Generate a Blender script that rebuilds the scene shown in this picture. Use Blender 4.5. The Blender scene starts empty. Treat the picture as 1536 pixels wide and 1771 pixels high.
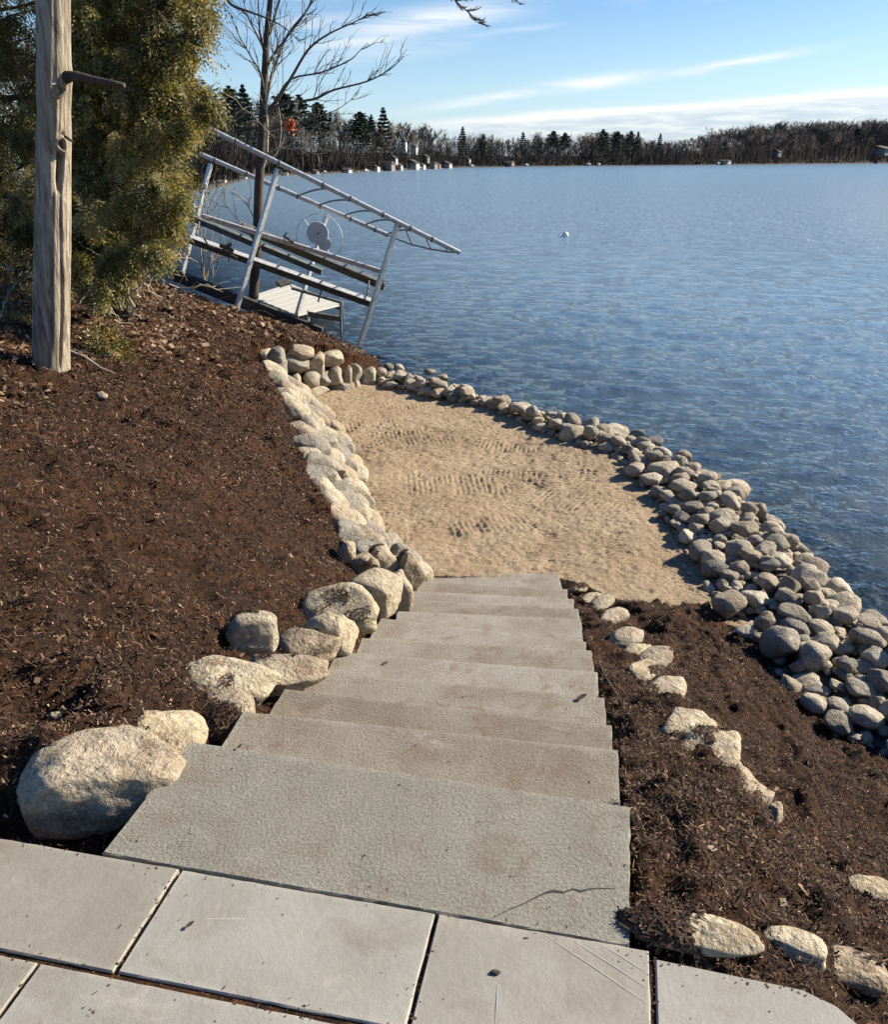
import bpy, bmesh, math, random
import numpy as np
from mathutils import Vector

# ------------------------------------------------------------------ camera, sky, sun, exposure
scene = bpy.context.scene
COL = scene.collection
F, CX, CY, HZ, H = 1440.0, 768.0, 885.5, 277.0, 1.5      # focal length in photo pixels, centre, horizon row, eye height
TH = math.atan((CY - HZ) / F); CT, ST = math.cos(TH), math.sin(TH)
cam_d = bpy.data.cameras.new('camera'); cam = bpy.data.objects.new('camera', cam_d); COL.objects.link(cam)
cam.location = (0, 0, H); cam.rotation_euler = (math.pi / 2 - TH, 0, 0)
cam_d.sensor_fit = 'VERTICAL'; cam_d.sensor_height = 24.0; cam_d.lens = 24.0 * F / 1771.0
cam_d.clip_start = 0.05; cam_d.clip_end = 6000
scene.camera = cam
SUN_AZ, SUN_EL = math.radians(69), math.radians(29)
sun_d = bpy.data.lights.new('sun', 'SUN'); sun_d.energy = 5.0; sun_d.angle = math.radians(0.6); sun_d.color = (1.0, 0.89, 0.72)
sun = bpy.data.objects.new('sun', sun_d); COL.objects.link(sun)
sdir = Vector((math.sin(SUN_AZ) * math.cos(SUN_EL), math.cos(SUN_AZ) * math.cos(SUN_EL), math.sin(SUN_EL)))
sun.rotation_euler = sdir.to_track_quat('Z', 'Y').to_euler(); sun.location = (20, 10, 20)
scene.view_settings.view_transform = 'Standard'; scene.view_settings.look = 'None'
scene.view_settings.gamma = 1.0; scene.view_settings.exposure = 1.08; scene.view_settings.use_curve_mapping = False
scene.cycles.max_bounces = 6; scene.cycles.transparent_max_bounces = 12; scene.cycles.diffuse_bounces = 3
scene.cycles.glossy_bounces = 3; scene.cycles.use_denoising = True; scene.cycles.caustics_reflective = False

world = bpy.data.worlds.new('World'); scene.world = world; world.use_nodes = True

class NT:
    """small helper to write node trees"""
    def __init__(s, tree): s.t = tree; s.n = tree.nodes; s.l = tree.links
    def new(s, typ, **kw):
        n = s.n.new(typ)
        for k, v in kw.items(): setattr(n, k, v)
        return n
    def put(s, sock, v):
        if isinstance(v, bpy.types.NodeSocket): s.l.new(v, sock)
        elif v is not None:
            if hasattr(sock.default_value, '__len__') and not hasattr(v, '__len__'): v = (v,) * len(sock.default_value)
            if hasattr(sock.default_value, '__len__') and len(sock.default_value) == 4 and len(v) == 3: v = (*v, 1)
            sock.default_value = v
    def math(s, op, a, b=None, c=None, clamp=False):
        n = s.new('ShaderNodeMath', operation=op); n.use_clamp = clamp
        s.put(n.inputs[0], a); s.put(n.inputs[1], b)
        if c is not None: s.put(n.inputs[2], c)
        return n.outputs[0]
    def mix(s, f, a, b, blend='MIX'):
        n = s.new('ShaderNodeMix', data_type='RGBA', blend_type=blend); n.clamp_factor = True
        s.put(n.inputs[0], f); s.put(n.inputs[6], a); s.put(n.inputs[7], b); return n.outputs[2]
    def noise(s, vec, scale, detail=4, rough=0.55, dist=0.0, col=False):
        n = s.new('ShaderNodeTexNoise'); s.put(n.inputs['Vector'], vec); s.put(n.inputs['Scale'], scale)
        s.put(n.inputs['Detail'], detail); s.put(n.inputs['Roughness'], rough); s.put(n.inputs['Distortion'], dist)
        return n.outputs['Color' if col else 'Fac']
    def voro(s, vec, scale, feature='F1', out='Distance'):
        n = s.new('ShaderNodeTexVoronoi', feature=feature); s.put(n.inputs['Vector'], vec); s.put(n.inputs['Scale'], scale); return n.outputs[out]
    def map(s, vec, scale=(1, 1, 1), rot=(0, 0, 0), loc=(0, 0, 0)):
        n = s.new('ShaderNodeMapping'); s.put(n.inputs['Vector'], vec); n.inputs['Scale'].default_value = scale
        n.inputs['Rotation'].default_value = rot; n.inputs['Location'].default_value = loc; return n.outputs[0]
    def ramp(s, f, pts, interp='LINEAR'):
        n = s.new('ShaderNodeValToRGB'); s.put(n.inputs[0], f); cr = n.color_ramp; cr.interpolation = interp
        while len(cr.elements) > 1: cr.elements.remove(cr.elements[-1])
        for i, (p, c) in enumerate(pts):
            e = cr.elements[0] if i == 0 else cr.elements.new(p)
            e.position = p; e.color = (*c, 1) if len(c) == 3 else c
        return n.outputs[0]
    def sstep(s, x, a, b):
        n = s.new('ShaderNodeMapRange', interpolation_type='SMOOTHSTEP'); s.put(n.inputs[0], x); s.put(n.inputs[1], a); s.put(n.inputs[2], b); return n.outputs[0]
    def bump(s, h, dist, strength=1.0, normal=None):
        n = s.new('ShaderNodeBump'); s.put(n.inputs['Height'], h); s.put(n.inputs['Distance'], dist); s.put(n.inputs['Strength'], strength)
        if normal is not None: s.put(n.inputs['Normal'], normal)
        return n.outputs[0]

def sky_world():
    w = NT(world.node_tree); w.n.clear()
    sky = w.new('ShaderNodeTexSky', sky_type='NISHITA'); sky.sun_disc = False
    sky.sun_elevation = SUN_EL; sky.sun_rotation = SUN_AZ; sky.air_density = 1.0; sky.dust_density = 0.6; sky.ozone_density = 1.6; sky.altitude = 200
    tc = w.new('ShaderNodeTexCoord').outputs['Generated']
    sp = w.new('ShaderNodeSeparateXYZ'); w.put(sp.inputs[0], tc); X, Y, Z = sp.outputs
    az = w.math('ARCTAN2', X, Y); el = w.math('ARCSINE', Z)
    cv = w.new('ShaderNodeCombineXYZ'); w.put(cv.inputs[0], az); w.put(cv.inputs[1], el)
    wisp = w.noise(w.map(cv.outputs[0], (5, 42, 1), (0, 0, -0.12)), 1.6, 6, 0.62, 0.6)
    fine = w.noise(w.map(cv.outputs[0], (14, 120, 1), (0, 0, -0.1)), 1.5, 5, 0.6, 0.3)
    def streak(a0, e0, slope, la, he, amp):
        """a soft cirrus streak lying in the sky round azimuth a0, elevation e0"""
        da = w.math('SUBTRACT', az, a0)
        de = w.math('SUBTRACT', el, w.math('ADD', w.math('MULTIPLY', da, slope), e0))
        de = w.math('ADD', de, w.math('MULTIPLY', w.math('SUBTRACT', wisp, 0.5), he * 1.6))
        q = w.math('ADD', w.math('POWER', w.math('ABSOLUTE', w.math('DIVIDE', da, la)), 2.0), w.math('POWER', w.math('ABSOLUTE', w.math('DIVIDE', de, he)), 2.0))
        return w.math('MULTIPLY', w.math('EXPONENT', w.math('MULTIPLY', q, -1.0)), amp)
    R = math.radians
    m = None
    for s in [(R(-0.8), R(7.75), 0.12, R(5.0), R(0.62), 1.0), (R(-5), R(6.6), .10, R(3.5), R(0.35), .7), (R(2.5), R(3.45), 0.14, R(3.8), R(0.26), .85), (R(4), R(7.1), .1, R(2.5), R(.18), .45),
              (R(9.0), R(4.35), .10, R(3.4), R(0.33), 1.0), (R(17), R(5.15), .13, R(3.6), R(0.24), .9), (R(-8), R(7.4), .1, R(4), R(.5), .5), (R(-7), R(9.5), .1, R(5), R(.9), .5),
              (R(19), R(8.9), .1, R(3), R(.3), .45), (R(14), R(8.8), .1, R(4), R(.3), .2), (R(-3), R(6.2), .1, R(6), R(.6), .35),
              (R(40), R(12), .1, R(12), R(1.2), .6), (R(-40), R(14), .1, R(14), R(1.5), .6), (R(90), R(18), .1, R(16), R(2), .5), (R(170), R(20), .1, R(20), R(2), .5)]:
        v = streak(*s); m = v if m is None else w.math('MAXIMUM', m, v)
    m = w.math('MULTIPLY', m, w.sstep(wisp, 0.24, 0.60))
    # low bank of layered cloud above the horizon, its upper edge rising to the right
    edge = w.math('ADD', w.math('MULTIPLY', az, 0.055), R(2.35))
    edge = w.math('ADD', edge, w.math('MULTIPLY', w.math('SUBTRACT', wisp, 0.5), R(0.5)))
    low = w.math('MULTIPLY', w.sstep(w.math('SUBTRACT', edge, el), R(-0.12), R(0.35)), w.sstep(az, R(-9), R(5)))
    rim = w.math('MULTIPLY', w.math('EXPONENT', w.math('MULTIPLY', w.math('POWER', w.math('ABSOLUTE', w.math('DIVIDE', w.math('SUBTRACT', w.math('SUBTRACT', edge, el), R(0.22)), R(0.24))), 2.0), -1.0)), w.sstep(az, R(-6), R(8)))
    lay = w.mix(w.sstep(fine, 0.35, 0.68), (0.55, 0.63, 0.74), (0.84, 0.87, 0.88))
    base = w.mix(w.math('MULTIPLY', w.sstep(el, R(11), R(0.0)), 0.42), sky.outputs[0], (6.6, 7.8, 8.6))
    hs = w.new('ShaderNodeHueSaturation'); w.put(hs.inputs['Color'], base); hs.inputs['Saturation'].default_value = 1.32; hs.inputs['Value'].default_value = 1.25
    skyc = w.mix(1.0, hs.outputs[0], (0.85, 0.94, 1.10), 'MULTIPLY')
    K = 10.6
    c = w.mix(w.math('MULTIPLY', low, 0.72), skyc, w.mix(1.0, lay, (K, K, K), 'MULTIPLY'))
    c = w.mix(w.math('MULTIPLY', rim, 0.85), c, (K * 1.02, K * 1.0, K * .96))
    c = w.mix(w.math('MULTIPLY', m, 0.85), c, (K * .98, K * .98, K * .97))
    bg = w.new('ShaderNodeBackground'); w.put(bg.inputs[0], c); bg.inputs[1].default_value = 0.050
    out = w.new('ShaderNodeOutputWorld'); w.l.new(bg.outputs[0], out.inputs[0])
sky_world()

# ------------------------------------------------------------------ surveying helpers: photo pixel -> point of the place
def ray(u, v):
    x = u - CX; y = v - CY
    return x, F * CT - y * ST, -(y * CT + F * ST)
def P(u, v, z):
    r = ray(u, v); t = (z - H) / r[2]; return np.array((r[0] * t, r[1] * t, z))
def D(u, v, Y):
    r = ray(u, v); t = Y / r[1]; return np.array((r[0] * t, Y, H + r[2] * t))
AZ = math.radians(11.71)
def SW(al, ac, z=0.0):
    """stair frame (metres along, metres across) -> world"""
    return np.array((al * math.sin(AZ) + ac * math.cos(AZ), al * math.cos(AZ) - ac * math.sin(AZ), z))

# ------------------------------------------------------------------ numpy helpers
def _h(ix, iy, iz, seed):
    n = (ix.astype(np.int64) * 374761393 + iy.astype(np.int64) * 668265263 + iz.astype(np.int64) * 2147483647 + seed * 974711) & 0xffffffff
    n = ((n ^ (n >> 13)) * 1274126177) & 0xffffffff
    n = (n ^ (n >> 16)) & 0xffffffff
    return n.astype(np.float64) / 0xffffffff
def vnoise(p, seed=0):
    p = np.asarray(p, float)
    i = np.floor(p).astype(np.int64); f = p - i; f = f * f * (3 - 2 * f)
    r = 0
    for a in (0, 1):
        wa = f[:, 0] if a else 1 - f[:, 0]
        for b in (0, 1):
            wb = f[:, 1] if b else 1 - f[:, 1]
            for c in (0, 1):
                wc = f[:, 2] if c else 1 - f[:, 2]
                r = r + wa * wb * wc * _h(i[:, 0] + a, i[:, 1] + b, i[:, 2] + c, seed)
    return r * 2 - 1
def fbm(p, seed=0, oct=4, gain=0.5):
    p = np.asarray(p, float)
    r = 0; a = 1.0; s = 0
    for k in range(oct):
        r = r + a * vnoise(p * (2.03 ** k) + 17.3 * k, seed + k); s += a; a *= gain
    return r / s
def v3(x, y, z=0.0): return np.stack([x, y, np.full_like(x, z)], 1)

def inside(x, y, poly):
    r = np.zeros(x.shape, bool); n = len(poly)
    for k in range(n):
        x1, y1 = poly[k][:2]; x2, y2 = poly[(k + 1) % n][:2]
        c = ((y1 > y) != (y2 > y)) & (x < (x2 - x1) * (y - y1) / ((y2 - y1) or 1e-12) + x1)
        r ^= c
    return r

class RBF:
    def __init__(s, pts, smooth=0.02):
        pts = np.array(pts, float); s.c = pts[:, :2]; z = pts[:, 2]; n = len(pts)
        d = np.linalg.norm(s.c[:, None] - s.c[None], axis=2)
        A = np.zeros((n + 3, n + 3)); A[:n, :n] = s.k(d) + np.eye(n) * smooth
        A[:n, n] = 1; A[:n, n + 1:] = s.c; A[n, :n] = 1; A[n + 1:, :n] = s.c.T
        s.w = np.linalg.solve(A, np.concatenate([z, [0, 0, 0]]))
    @staticmethod
    def k(d): return np.where(d > 1e-9, d * d * np.log(np.maximum(d, 1e-9)), 0)
    def __call__(s, x, y):
        x = np.atleast_1d(np.asarray(x, float)); y = np.atleast_1d(np.asarray(y, float)); r = np.empty(len(x))
        for k in range(0, len(x), 40000):
            q = np.stack([x[k:k + 40000], y[k:k + 40000]], 1)
            d = np.linalg.norm(q[:, None] - s.c[None], axis=2)
            r[k:k + 40000] = s.k(d) @ s.w[:len(s.c)] + s.w[len(s.c)] + q @ s.w[len(s.c) + 1:]
        return r

# ------------------------------------------------------------------ object helpers
def mesh_data(name, V, Fc, mat, smooth=False):
    me = bpy.data.meshes.new(name)
    V = np.asarray(V, np.float32)
    if isinstance(Fc, np.ndarray):
        k = Fc.shape[1]; me.vertices.add(len(V)); me.vertices.foreach_set('co', V.ravel())
        me.loops.add(Fc.size); me.loops.foreach_set('vertex_index', Fc.ravel().astype(np.int32))
        me.polygons.add(len(Fc)); me.polygons.foreach_set('loop_start', np.arange(0, Fc.size, k, dtype=np.int32))
        me.update(calc_edges=True)
    else:
        me.from_pydata([tuple(map(float, v)) for v in V], [], [tuple(map(int, f)) for f in Fc]); me.update()
    if smooth: me.polygons.foreach_set('use_smooth', np.ones(len(me.polygons), bool))
    if mat is not None: me.materials.append(mat)
    return me
def wloc(o):
    l = np.array(o.location); 
    while o.parent: o = o.parent; l = l + np.array(o.location)
    return l
def tag(o, label=None, cat=None, group=None, kind=None):
    if label: o['label'] = label
    if cat: o['category'] = cat
    if group: o['group'] = group
    if kind: o['kind'] = kind
    return o
def thing(name, label, cat, loc=(0, 0, 0), group=None):
    o = bpy.data.objects.new(name, None); COL.objects.link(o); o.location = tuple(map(float, loc)); o.empty_display_size = 0.2
    return tag(o, label, cat, group)
def obj(name, V, Fc, mat, parent=None, loc=None, smooth=False):
    """link one mesh object; V is in world coordinates"""
    V = np.asarray(V, float)
    base = wloc(parent) if parent is not None else np.zeros(3)
    l = np.array(loc, float) if loc is not None else (base if parent is not None else np.zeros(3))
    o = bpy.data.objects.new(name, mesh_data(name, V - l, Fc, mat, smooth)); COL.objects.link(o)
    if parent is not None: o.parent = parent
    o.location = tuple(l - base)
    return o
def dup(root, loc, scale=None, rz=0, label=None):
    r = root.copy(); COL.objects.link(r); r.location = tuple(map(float, loc)); r.rotation_euler = (0, 0, rz)
    if scale is not None: r.scale = scale
    if label: r['label'] = label
    for ch in list(root.children):
        c = ch.copy(); COL.objects.link(c); c.parent = r
    return r

class MB:
    """collects shapes in world coordinates"""
    def __init__(s): s.V = []; s.F = []
    def add(s, V, Fc):
        n = len(s.V); s.V.extend([tuple(v) for v in V]); s.F.extend([tuple(i + n for i in f) for f in Fc]); return s
    def tube(s, pts, rad, sides=8, cap=True):
        pts = [np.array(p, float) for p in pts]; m = len(pts)
        if not hasattr(rad, '__len__'): rad = [rad] * m
        V = []; up = np.array((0.013, 0.021, 1.0))
        prev = None
        for i, p in enumerate(pts):
            t = pts[min(i + 1, m - 1)] - pts[max(i - 1, 0)]; t = t / (np.linalg.norm(t) + 1e-12)
            if prev is None:
                a = np.cross(t, up); 
                if np.linalg.norm(a) < .1: a = np.cross(t, (1, 0, 0))
            else: a = prev - t * np.dot(prev, t)
            a = a / (np.linalg.norm(a) + 1e-12); prev = a; b = np.cross(t, a)
            for k in range(sides):
                an = 2 * math.pi * k / sides; V.append(p + rad[i] * (math.cos(an) * a + math.sin(an) * b))
        Fc = [(i * sides + k, i * sides + (k + 1) % sides, (i + 1) * sides + (k + 1) % sides, (i + 1) * sides + k) for i in range(m - 1) for k in range(sides)]
        if cap: Fc += [tuple(range(sides - 1, -1, -1)), tuple((m - 1) * sides + k for k in range(sides))]
        return s.add(V, Fc)
    def beam(s, a, b, w, h, up=(0, 0, 1), bev=0.0):
        a = np.array(a, float); b = np.array(b, float); t = (b - a) / np.linalg.norm(b - a); up = np.array(up, float)
        sd = np.cross(t, up); sd /= np.linalg.norm(sd); u = np.cross(sd, t)
        e = bev
        prof = [(-w / 2 + e, -h / 2), (w / 2 - e, -h / 2), (w / 2, -h / 2 + e), (w / 2, h / 2 - e), (w / 2 - e, h / 2), (-w / 2 + e, h / 2), (-w / 2, h / 2 - e), (-w / 2, -h / 2 + e)] if e else [(-w / 2, -h / 2), (w / 2, -h / 2), (w / 2, h / 2), (-w / 2, h / 2)]
        n = len(prof); V = [c + x * sd + y * u for c in (a, b) for x, y in prof]
        return s.add(V, [(k, (k + 1) % n, n + (k + 1) % n, n + k) for k in range(n)] + [tuple(range(n - 1, -1, -1)), tuple(range(n, 2 * n))])
    def box(s, x0, x1, y0, y1, z0, z1):
        V = [(x, y, z) for z in (z0, z1) for y in (y0, y1) for x in (x0, x1)]
        return s.add(V, [(0, 2, 3, 1), (4, 5, 7, 6), (0, 1, 5, 4), (2, 6, 7, 3), (0, 4, 6, 2), (1, 3, 7, 5)])
    def build(s, name, mat, parent=None, loc=None, smooth=False): return obj(name, s.V, s.F, mat, parent, loc, smooth)

# ------------------------------------------------------------------ materials
def new_mat(name):
    m = bpy.data.materials.new(name); m.use_nodes = True; n = NT(m.node_tree)
    return m, n, m.node_tree.nodes['Principled BSDF']
def coords(n, kind='Object'): return n.new('ShaderNodeTexCoord').outputs[kind]
def wpos(n): return n.new('ShaderNodeNewGeometry').outputs['Position']
def orand(n): return n.new('ShaderNodeObjectInfo').outputs['Random']
def shifted(n, vec):
    r = orand(n); a = n.new('ShaderNodeVectorMath', operation='ADD'); n.put(a.inputs[0], vec)
    cb = n.new('ShaderNodeCombineXYZ'); n.put(cb.inputs[0], n.math('MULTIPLY', r, 37.0)); n.put(cb.inputs[1], n.math('MULTIPLY', r, 91.0)); n.put(a.inputs[1], cb.outputs[0]); return a.outputs[0]

def rock_mat(name, tints, freq=1.0, dirt=0.5, bumpd=0.012):
    m, n, b = new_mat(name)
    v = shifted(n, wpos(n))
    base = n.ramp(orand(n), [(i / len(tints), t) for i, t in enumerate(tints)], 'CONSTANT')
    big = n.noise(v, 5 * freq, 5, 0.6, 0.5); mid = n.noise(v, 22 * freq, 6, 0.65, 0.3); fine = n.noise(v, 120 * freq, 3, 0.6)
    spk = n.voro(v, 95 * freq)
    c = n.mix(n.sstep(big, 0.35, 0.68), n.mix(1.0, base, (0.72, 0.68, 0.62), 'MULTIPLY'), base)
    c = n.mix(n.sstep(mid, 0.50, 0.72), c, n.mix(1.0, base, (1.35, 1.33, 1.28), 'MULTIPLY'))
    c = n.mix(n.math('MULTIPLY', n.sstep(n.noise(v, 16 * freq, 5, .75, 1.0), .52, .60), .45), c, n.mix(1.0, base, (0.50, 0.46, 0.42), 'MULTIPLY'))
    c = n.mix(n.math('MULTIPLY', n.sstep(n.noise(v, 9 * freq, 6, .7), 0.56, 0.66), dirt), c, (0.16, 0.105, 0.06))
    c = n.mix(n.math('MULTIPLY', n.sstep(spk, 0.22, 0.1), 0.45), c, (0.07, 0.065, 0.06))
    c = n.mix(n.math('MULTIPLY', n.sstep(fine, 0.45, 0.7), 0.25), c, (0.75, 0.72, 0.66))
    zc = n.new('ShaderNodeSeparateXYZ'); n.put(zc.inputs[0], wpos(n)); wet = n.math('MULTIPLY', n.sstep(n.math('ADD', zc.outputs[2], n.math('MULTIPLY', big, .10)), -1.74, -1.84), .75)
    c = n.mix(wet, c, n.mix(1.0, c, (0.28, 0.27, 0.22), 'MULTIPLY'))
    n.put(b.inputs['Base Color'], c); n.put(b.inputs['Roughness'], n.math('SUBTRACT', 0.88, n.math('MULTIPLY', wet, .5))); b.inputs['Specular IOR Level'].default_value = 0.25
    h = n.math('ADD', n.math('MULTIPLY', mid, 2.0), n.math('ADD', n.math('MULTIPLY', fine, 0.28), n.math('ADD', n.math('MULTIPLY', n.noise(v, 55 * freq, 4, .6), .6), n.math('MULTIPLY', n.sstep(n.voro(v, 30 * freq), .0, .35), .35))))
    n.put(b.inputs['Normal'], n.bump(h, bumpd, 0.9)); return m
M = {}
M['boulder'] = rock_mat('fieldstone', [(0.42, 0.35, 0.235), (0.36, 0.30, 0.215), (0.43, 0.37, 0.26), (0.32, 0.26, 0.18)], 1.0, 0.8, 0.013)
M['wallrock'] = rock_mat('wall_fieldstone', [(0.41, 0.36, 0.26), (0.30, 0.27, 0.215), (0.46, 0.40, 0.30), (0.38, 0.31, 0.22), (0.25, 0.23, 0.195), (0.35, 0.32, 0.25), (0.33, 0.26, 0.19)], 1.0, 0.3, 0.015)
M['riprap'] = rock_mat('shore_rock', [(0.43, 0.375, 0.285), (0.28, 0.25, 0.20), (0.52, 0.45, 0.34), (0.36, 0.30, 0.22), (0.39, 0.31, 0.24), (0.20, 0.185, 0.16), (0.56, 0.50, 0.39), (0.45, 0.39, 0.30), (0.34, 0.31, 0.255), (0.48, 0.42, 0.325), (0.32, 0.265, 0.205)], 1.3, 0.45, 0.02)

def slab_mat(name, c0, c1, stain, rough_scale, bd, smooth=False):
    m, n, b = new_mat(name); v = shifted(n, wpos(n))
    big = n.noise(v, 3.0, 5, 0.6, 0.4); mid = n.noise(v, 11, 5, 0.6, .5); fine = n.noise(v, rough_scale, 4, 0.6); gr = n.noise(v, rough_scale * 4.2, 2, .5)
    c = n.mix(n.sstep(big, 0.36, 0.66), c0, c1)
    c = n.mix(n.math('MULTIPLY', n.sstep(n.noise(v, 4.5 if smooth else 8, 6, .65, .6), 0.50, 0.70), 0.7 if not smooth else .55), c, stain)
    c = n.mix(n.math('MULTIPLY', n.sstep(n.noise(v, 4.0, 7, .75, .8), .56, .70), 0.6), c, (0.42, 0.395, 0.35))
    c = n.mix(n.math('MULTIPLY', n.sstep(fine, 0.60, 0.42), 0.45 if not smooth else .05), c, n.mix(1.0, c, (0.55, 0.53, 0.5), 'MULTIPLY'))
    c = n.mix(n.math('MULTIPLY', n.sstep(gr, 0.5, 0.75), 0.3 if not smooth else .12), c, (0.6, 0.58, 0.54))
    r = n.mix(orand(n), (0.84, 0.79, 0.72), (1.12, 1.12, 1.12)); c = n.mix(1.0, c, r, 'MULTIPLY')
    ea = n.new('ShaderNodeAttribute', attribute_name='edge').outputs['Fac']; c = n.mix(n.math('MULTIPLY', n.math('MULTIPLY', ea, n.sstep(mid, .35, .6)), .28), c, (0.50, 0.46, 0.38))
    if smooth:   # short scuffs and dark specks on the smooth pavers
        sc = n.noise(n.map(v, (5, 40, 5), (0, 0, 0.6)), 1.2, 4, .6); c = n.mix(n.math('MULTIPLY', n.math('MULTIPLY', n.sstep(sc, .66, .76), n.sstep(big, .5, .62)), .45), c, (0.17, 0.165, 0.15))
        c = n.mix(n.math('MULTIPLY', n.sstep(n.voro(v, 14), .045, .02), .7), c, (0.10, 0.09, 0.07))
        sc2 = n.noise(n.map(v, (3, 60, 5), (0, 0, -0.9)), 1.0, 3, .6); c = n.mix(n.math('MULTIPLY', n.sstep(sc2, .70, .78), .35), c, (0.62, 0.61, 0.57))
    n.put(b.inputs['Base Color'], c); b.inputs['Roughness'].default_value = 0.72 if smooth else 0.9; b.inputs['Specular IOR Level'].default_value = 0.3
    h = n.math('ADD', fine, n.math('MULTIPLY', gr, 0.35)); h = n.math('ADD', h, n.math('MULTIPLY', n.noise(v, rough_scale * .8, 6, .8, 0.0), 1.5 if not smooth else .2))
    n.put(b.inputs['Normal'], n.bump(h, bd, 1.0)); return m
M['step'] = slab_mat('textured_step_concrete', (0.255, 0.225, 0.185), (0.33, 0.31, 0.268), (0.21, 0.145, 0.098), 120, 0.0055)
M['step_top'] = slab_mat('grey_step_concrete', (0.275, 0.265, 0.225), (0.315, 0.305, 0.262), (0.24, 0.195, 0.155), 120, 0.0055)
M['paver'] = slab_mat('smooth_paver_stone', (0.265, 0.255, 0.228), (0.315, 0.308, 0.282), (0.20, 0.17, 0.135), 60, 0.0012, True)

def simple(name, col, rough=0.7, metal=0.0, nz=0.0, ns=20, bd=0.0, stretch=(1, 1, 1), col2=None, spec=0.4, obj_coords=False):
    m, n, b = new_mat(name); v = coords(n) if obj_coords else wpos(n)
    v = n.map(v, stretch)
    f = n.noise(v, ns, 5, 0.6, .2)
    c2 = col2 or tuple(x * 0.55 for x in col)
    n.put(b.inputs['Base Color'], n.mix(n.math('MULTIPLY', n.sstep(f, 0.35, 0.7), max(nz, 0.001)), col, c2))
    b.inputs['Roughness'].default_value = rough; b.inputs['Metallic'].default_value = metal; b.inputs['Specular IOR Level'].default_value = spec
    if bd: n.put(b.inputs['Normal'], n.bump(f, bd, 1.0))
    return m
M['alu'] = simple('weathered_aluminium', (0.66, 0.66, 0.64), 0.45, 0.45, 0.7, 14, 0.001, (1, 1, 1), (0.35, 0.35, 0.34))
M['alu_dark'] = simple('dull_steel', (0.22, 0.23, 0.23), 0.5, 0.6, 0.7, 18, 0.001, (1, 1, 1), (0.10, 0.095, 0.08))
M['bunk'] = simple('weathered_bunk_wood', (0.10, 0.085, 0.05), 0.85, 0, 0.8, 9, 0.004, (1, 1, 3), (0.045, 0.035, 0.022))
M['greybunk'] = simple('grey_carpeted_bunk', (0.13, 0.15, 0.15), 0.85, 0, 0.7, 8, 0.003, (1, 1, 1), (0.06, 0.07, 0.065))
M['timber'] = simple('old_dark_timber', (0.09, 0.09, 0.082), 0.9, 0, 0.9, 7, 0.006, (1, 1, 6), (0.03, 0.028, 0.024))
M['log'] = simple('driftwood', (0.30, 0.25, 0.18), 0.85, 0, 0.9, 14, 0.004, (1, 1, 4), (0.10, 0.075, 0.05))
M['white'] = simple('white_plastic', (0.78, 0.78, 0.75), 0.4, 0, 0.25, 12, 0.0, (1, 1, 1), (0.55, 0.55, 0.5))
M['disc'] = simple('translucent_grey_disc', (0.60, 0.60, 0.60), 0.35, 0, 0.2, 12)
M['deck'] = simple('pale_deck_board', (0.50, 0.48, 0.42), 0.7, 0, 0.4, 9, 0.002, (1, 8, 1), (0.45, 0.43, 0.37))
M['twig'] = simple('bare_twig_bark', (0.115, 0.095, 0.075), 0.85, 0, 0.6, 30)
M['paletwig'] = simple('pale_twig_bark', (0.40, 0.35, 0.27), 0.8, 0, 0.6, 25, 0.0, (1, 1, 1), (0.2, 0.16, 0.11))
M['darkbark'] = simple('dark_tree_bark', (0.085, 0.066, 0.05), 0.9, 0, 0.8, 22, 0.01, (1, 1, .25), (0.035, 0.028, 0.02))
M['farbark'] = simple('far_tree_bark', (0.070, 0.056, 0.050), 0.9, 0, 0.7, .35, 0, (1, 1, 1), (0.055, 0.044, 0.038))
M['farbark2'] = simple('far_reddish_bark', (0.092, 0.068, 0.056), 0.9, 0, 0.7, .3, 0, (1, 1, 1), (0.075, 0.06, 0.052))
M['pine'] = simple('far_pine_needles', (0.030, 0.042, 0.022), 0.8, 0, 0.8, .6, 0, (1, 1, 1), (0.014, 0.022, 0.014))
M['orange'] = simple('orange_dead_leaves', (0.50, 0.12, 0.04), 0.7, 0, 0.6, 60)
M['crack'] = simple('dark_crack', (0.05, 0.045, 0.038), 0.95)
M['housewall'] = simple('house_grey_siding', (0.42, 0.42, 0.40), 0.8, 0, 0.3, 1)
M['housewhite'] = simple('house_white_trim', (0.72, 0.71, 0.68), 0.7, 0, 0.2, 1)
M['housebrown'] = simple('house_brown_siding', (0.24, 0.20, 0.17), 0.8, 0, 0.3, 1)
M['houseblue'] = simple('house_slate_siding', (0.11, 0.13, 0.14), 0.8, 0, 0.3, 1)
M['roof'] = simple('dark_shingle_roof', (0.07, 0.068, 0.065), 0.9, 0, 0.5, 1)
M['pane'] = simple('window_glass', (0.10, 0.13, 0.16), 0.1, 0, 0.1, 1, spec=.8)

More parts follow.
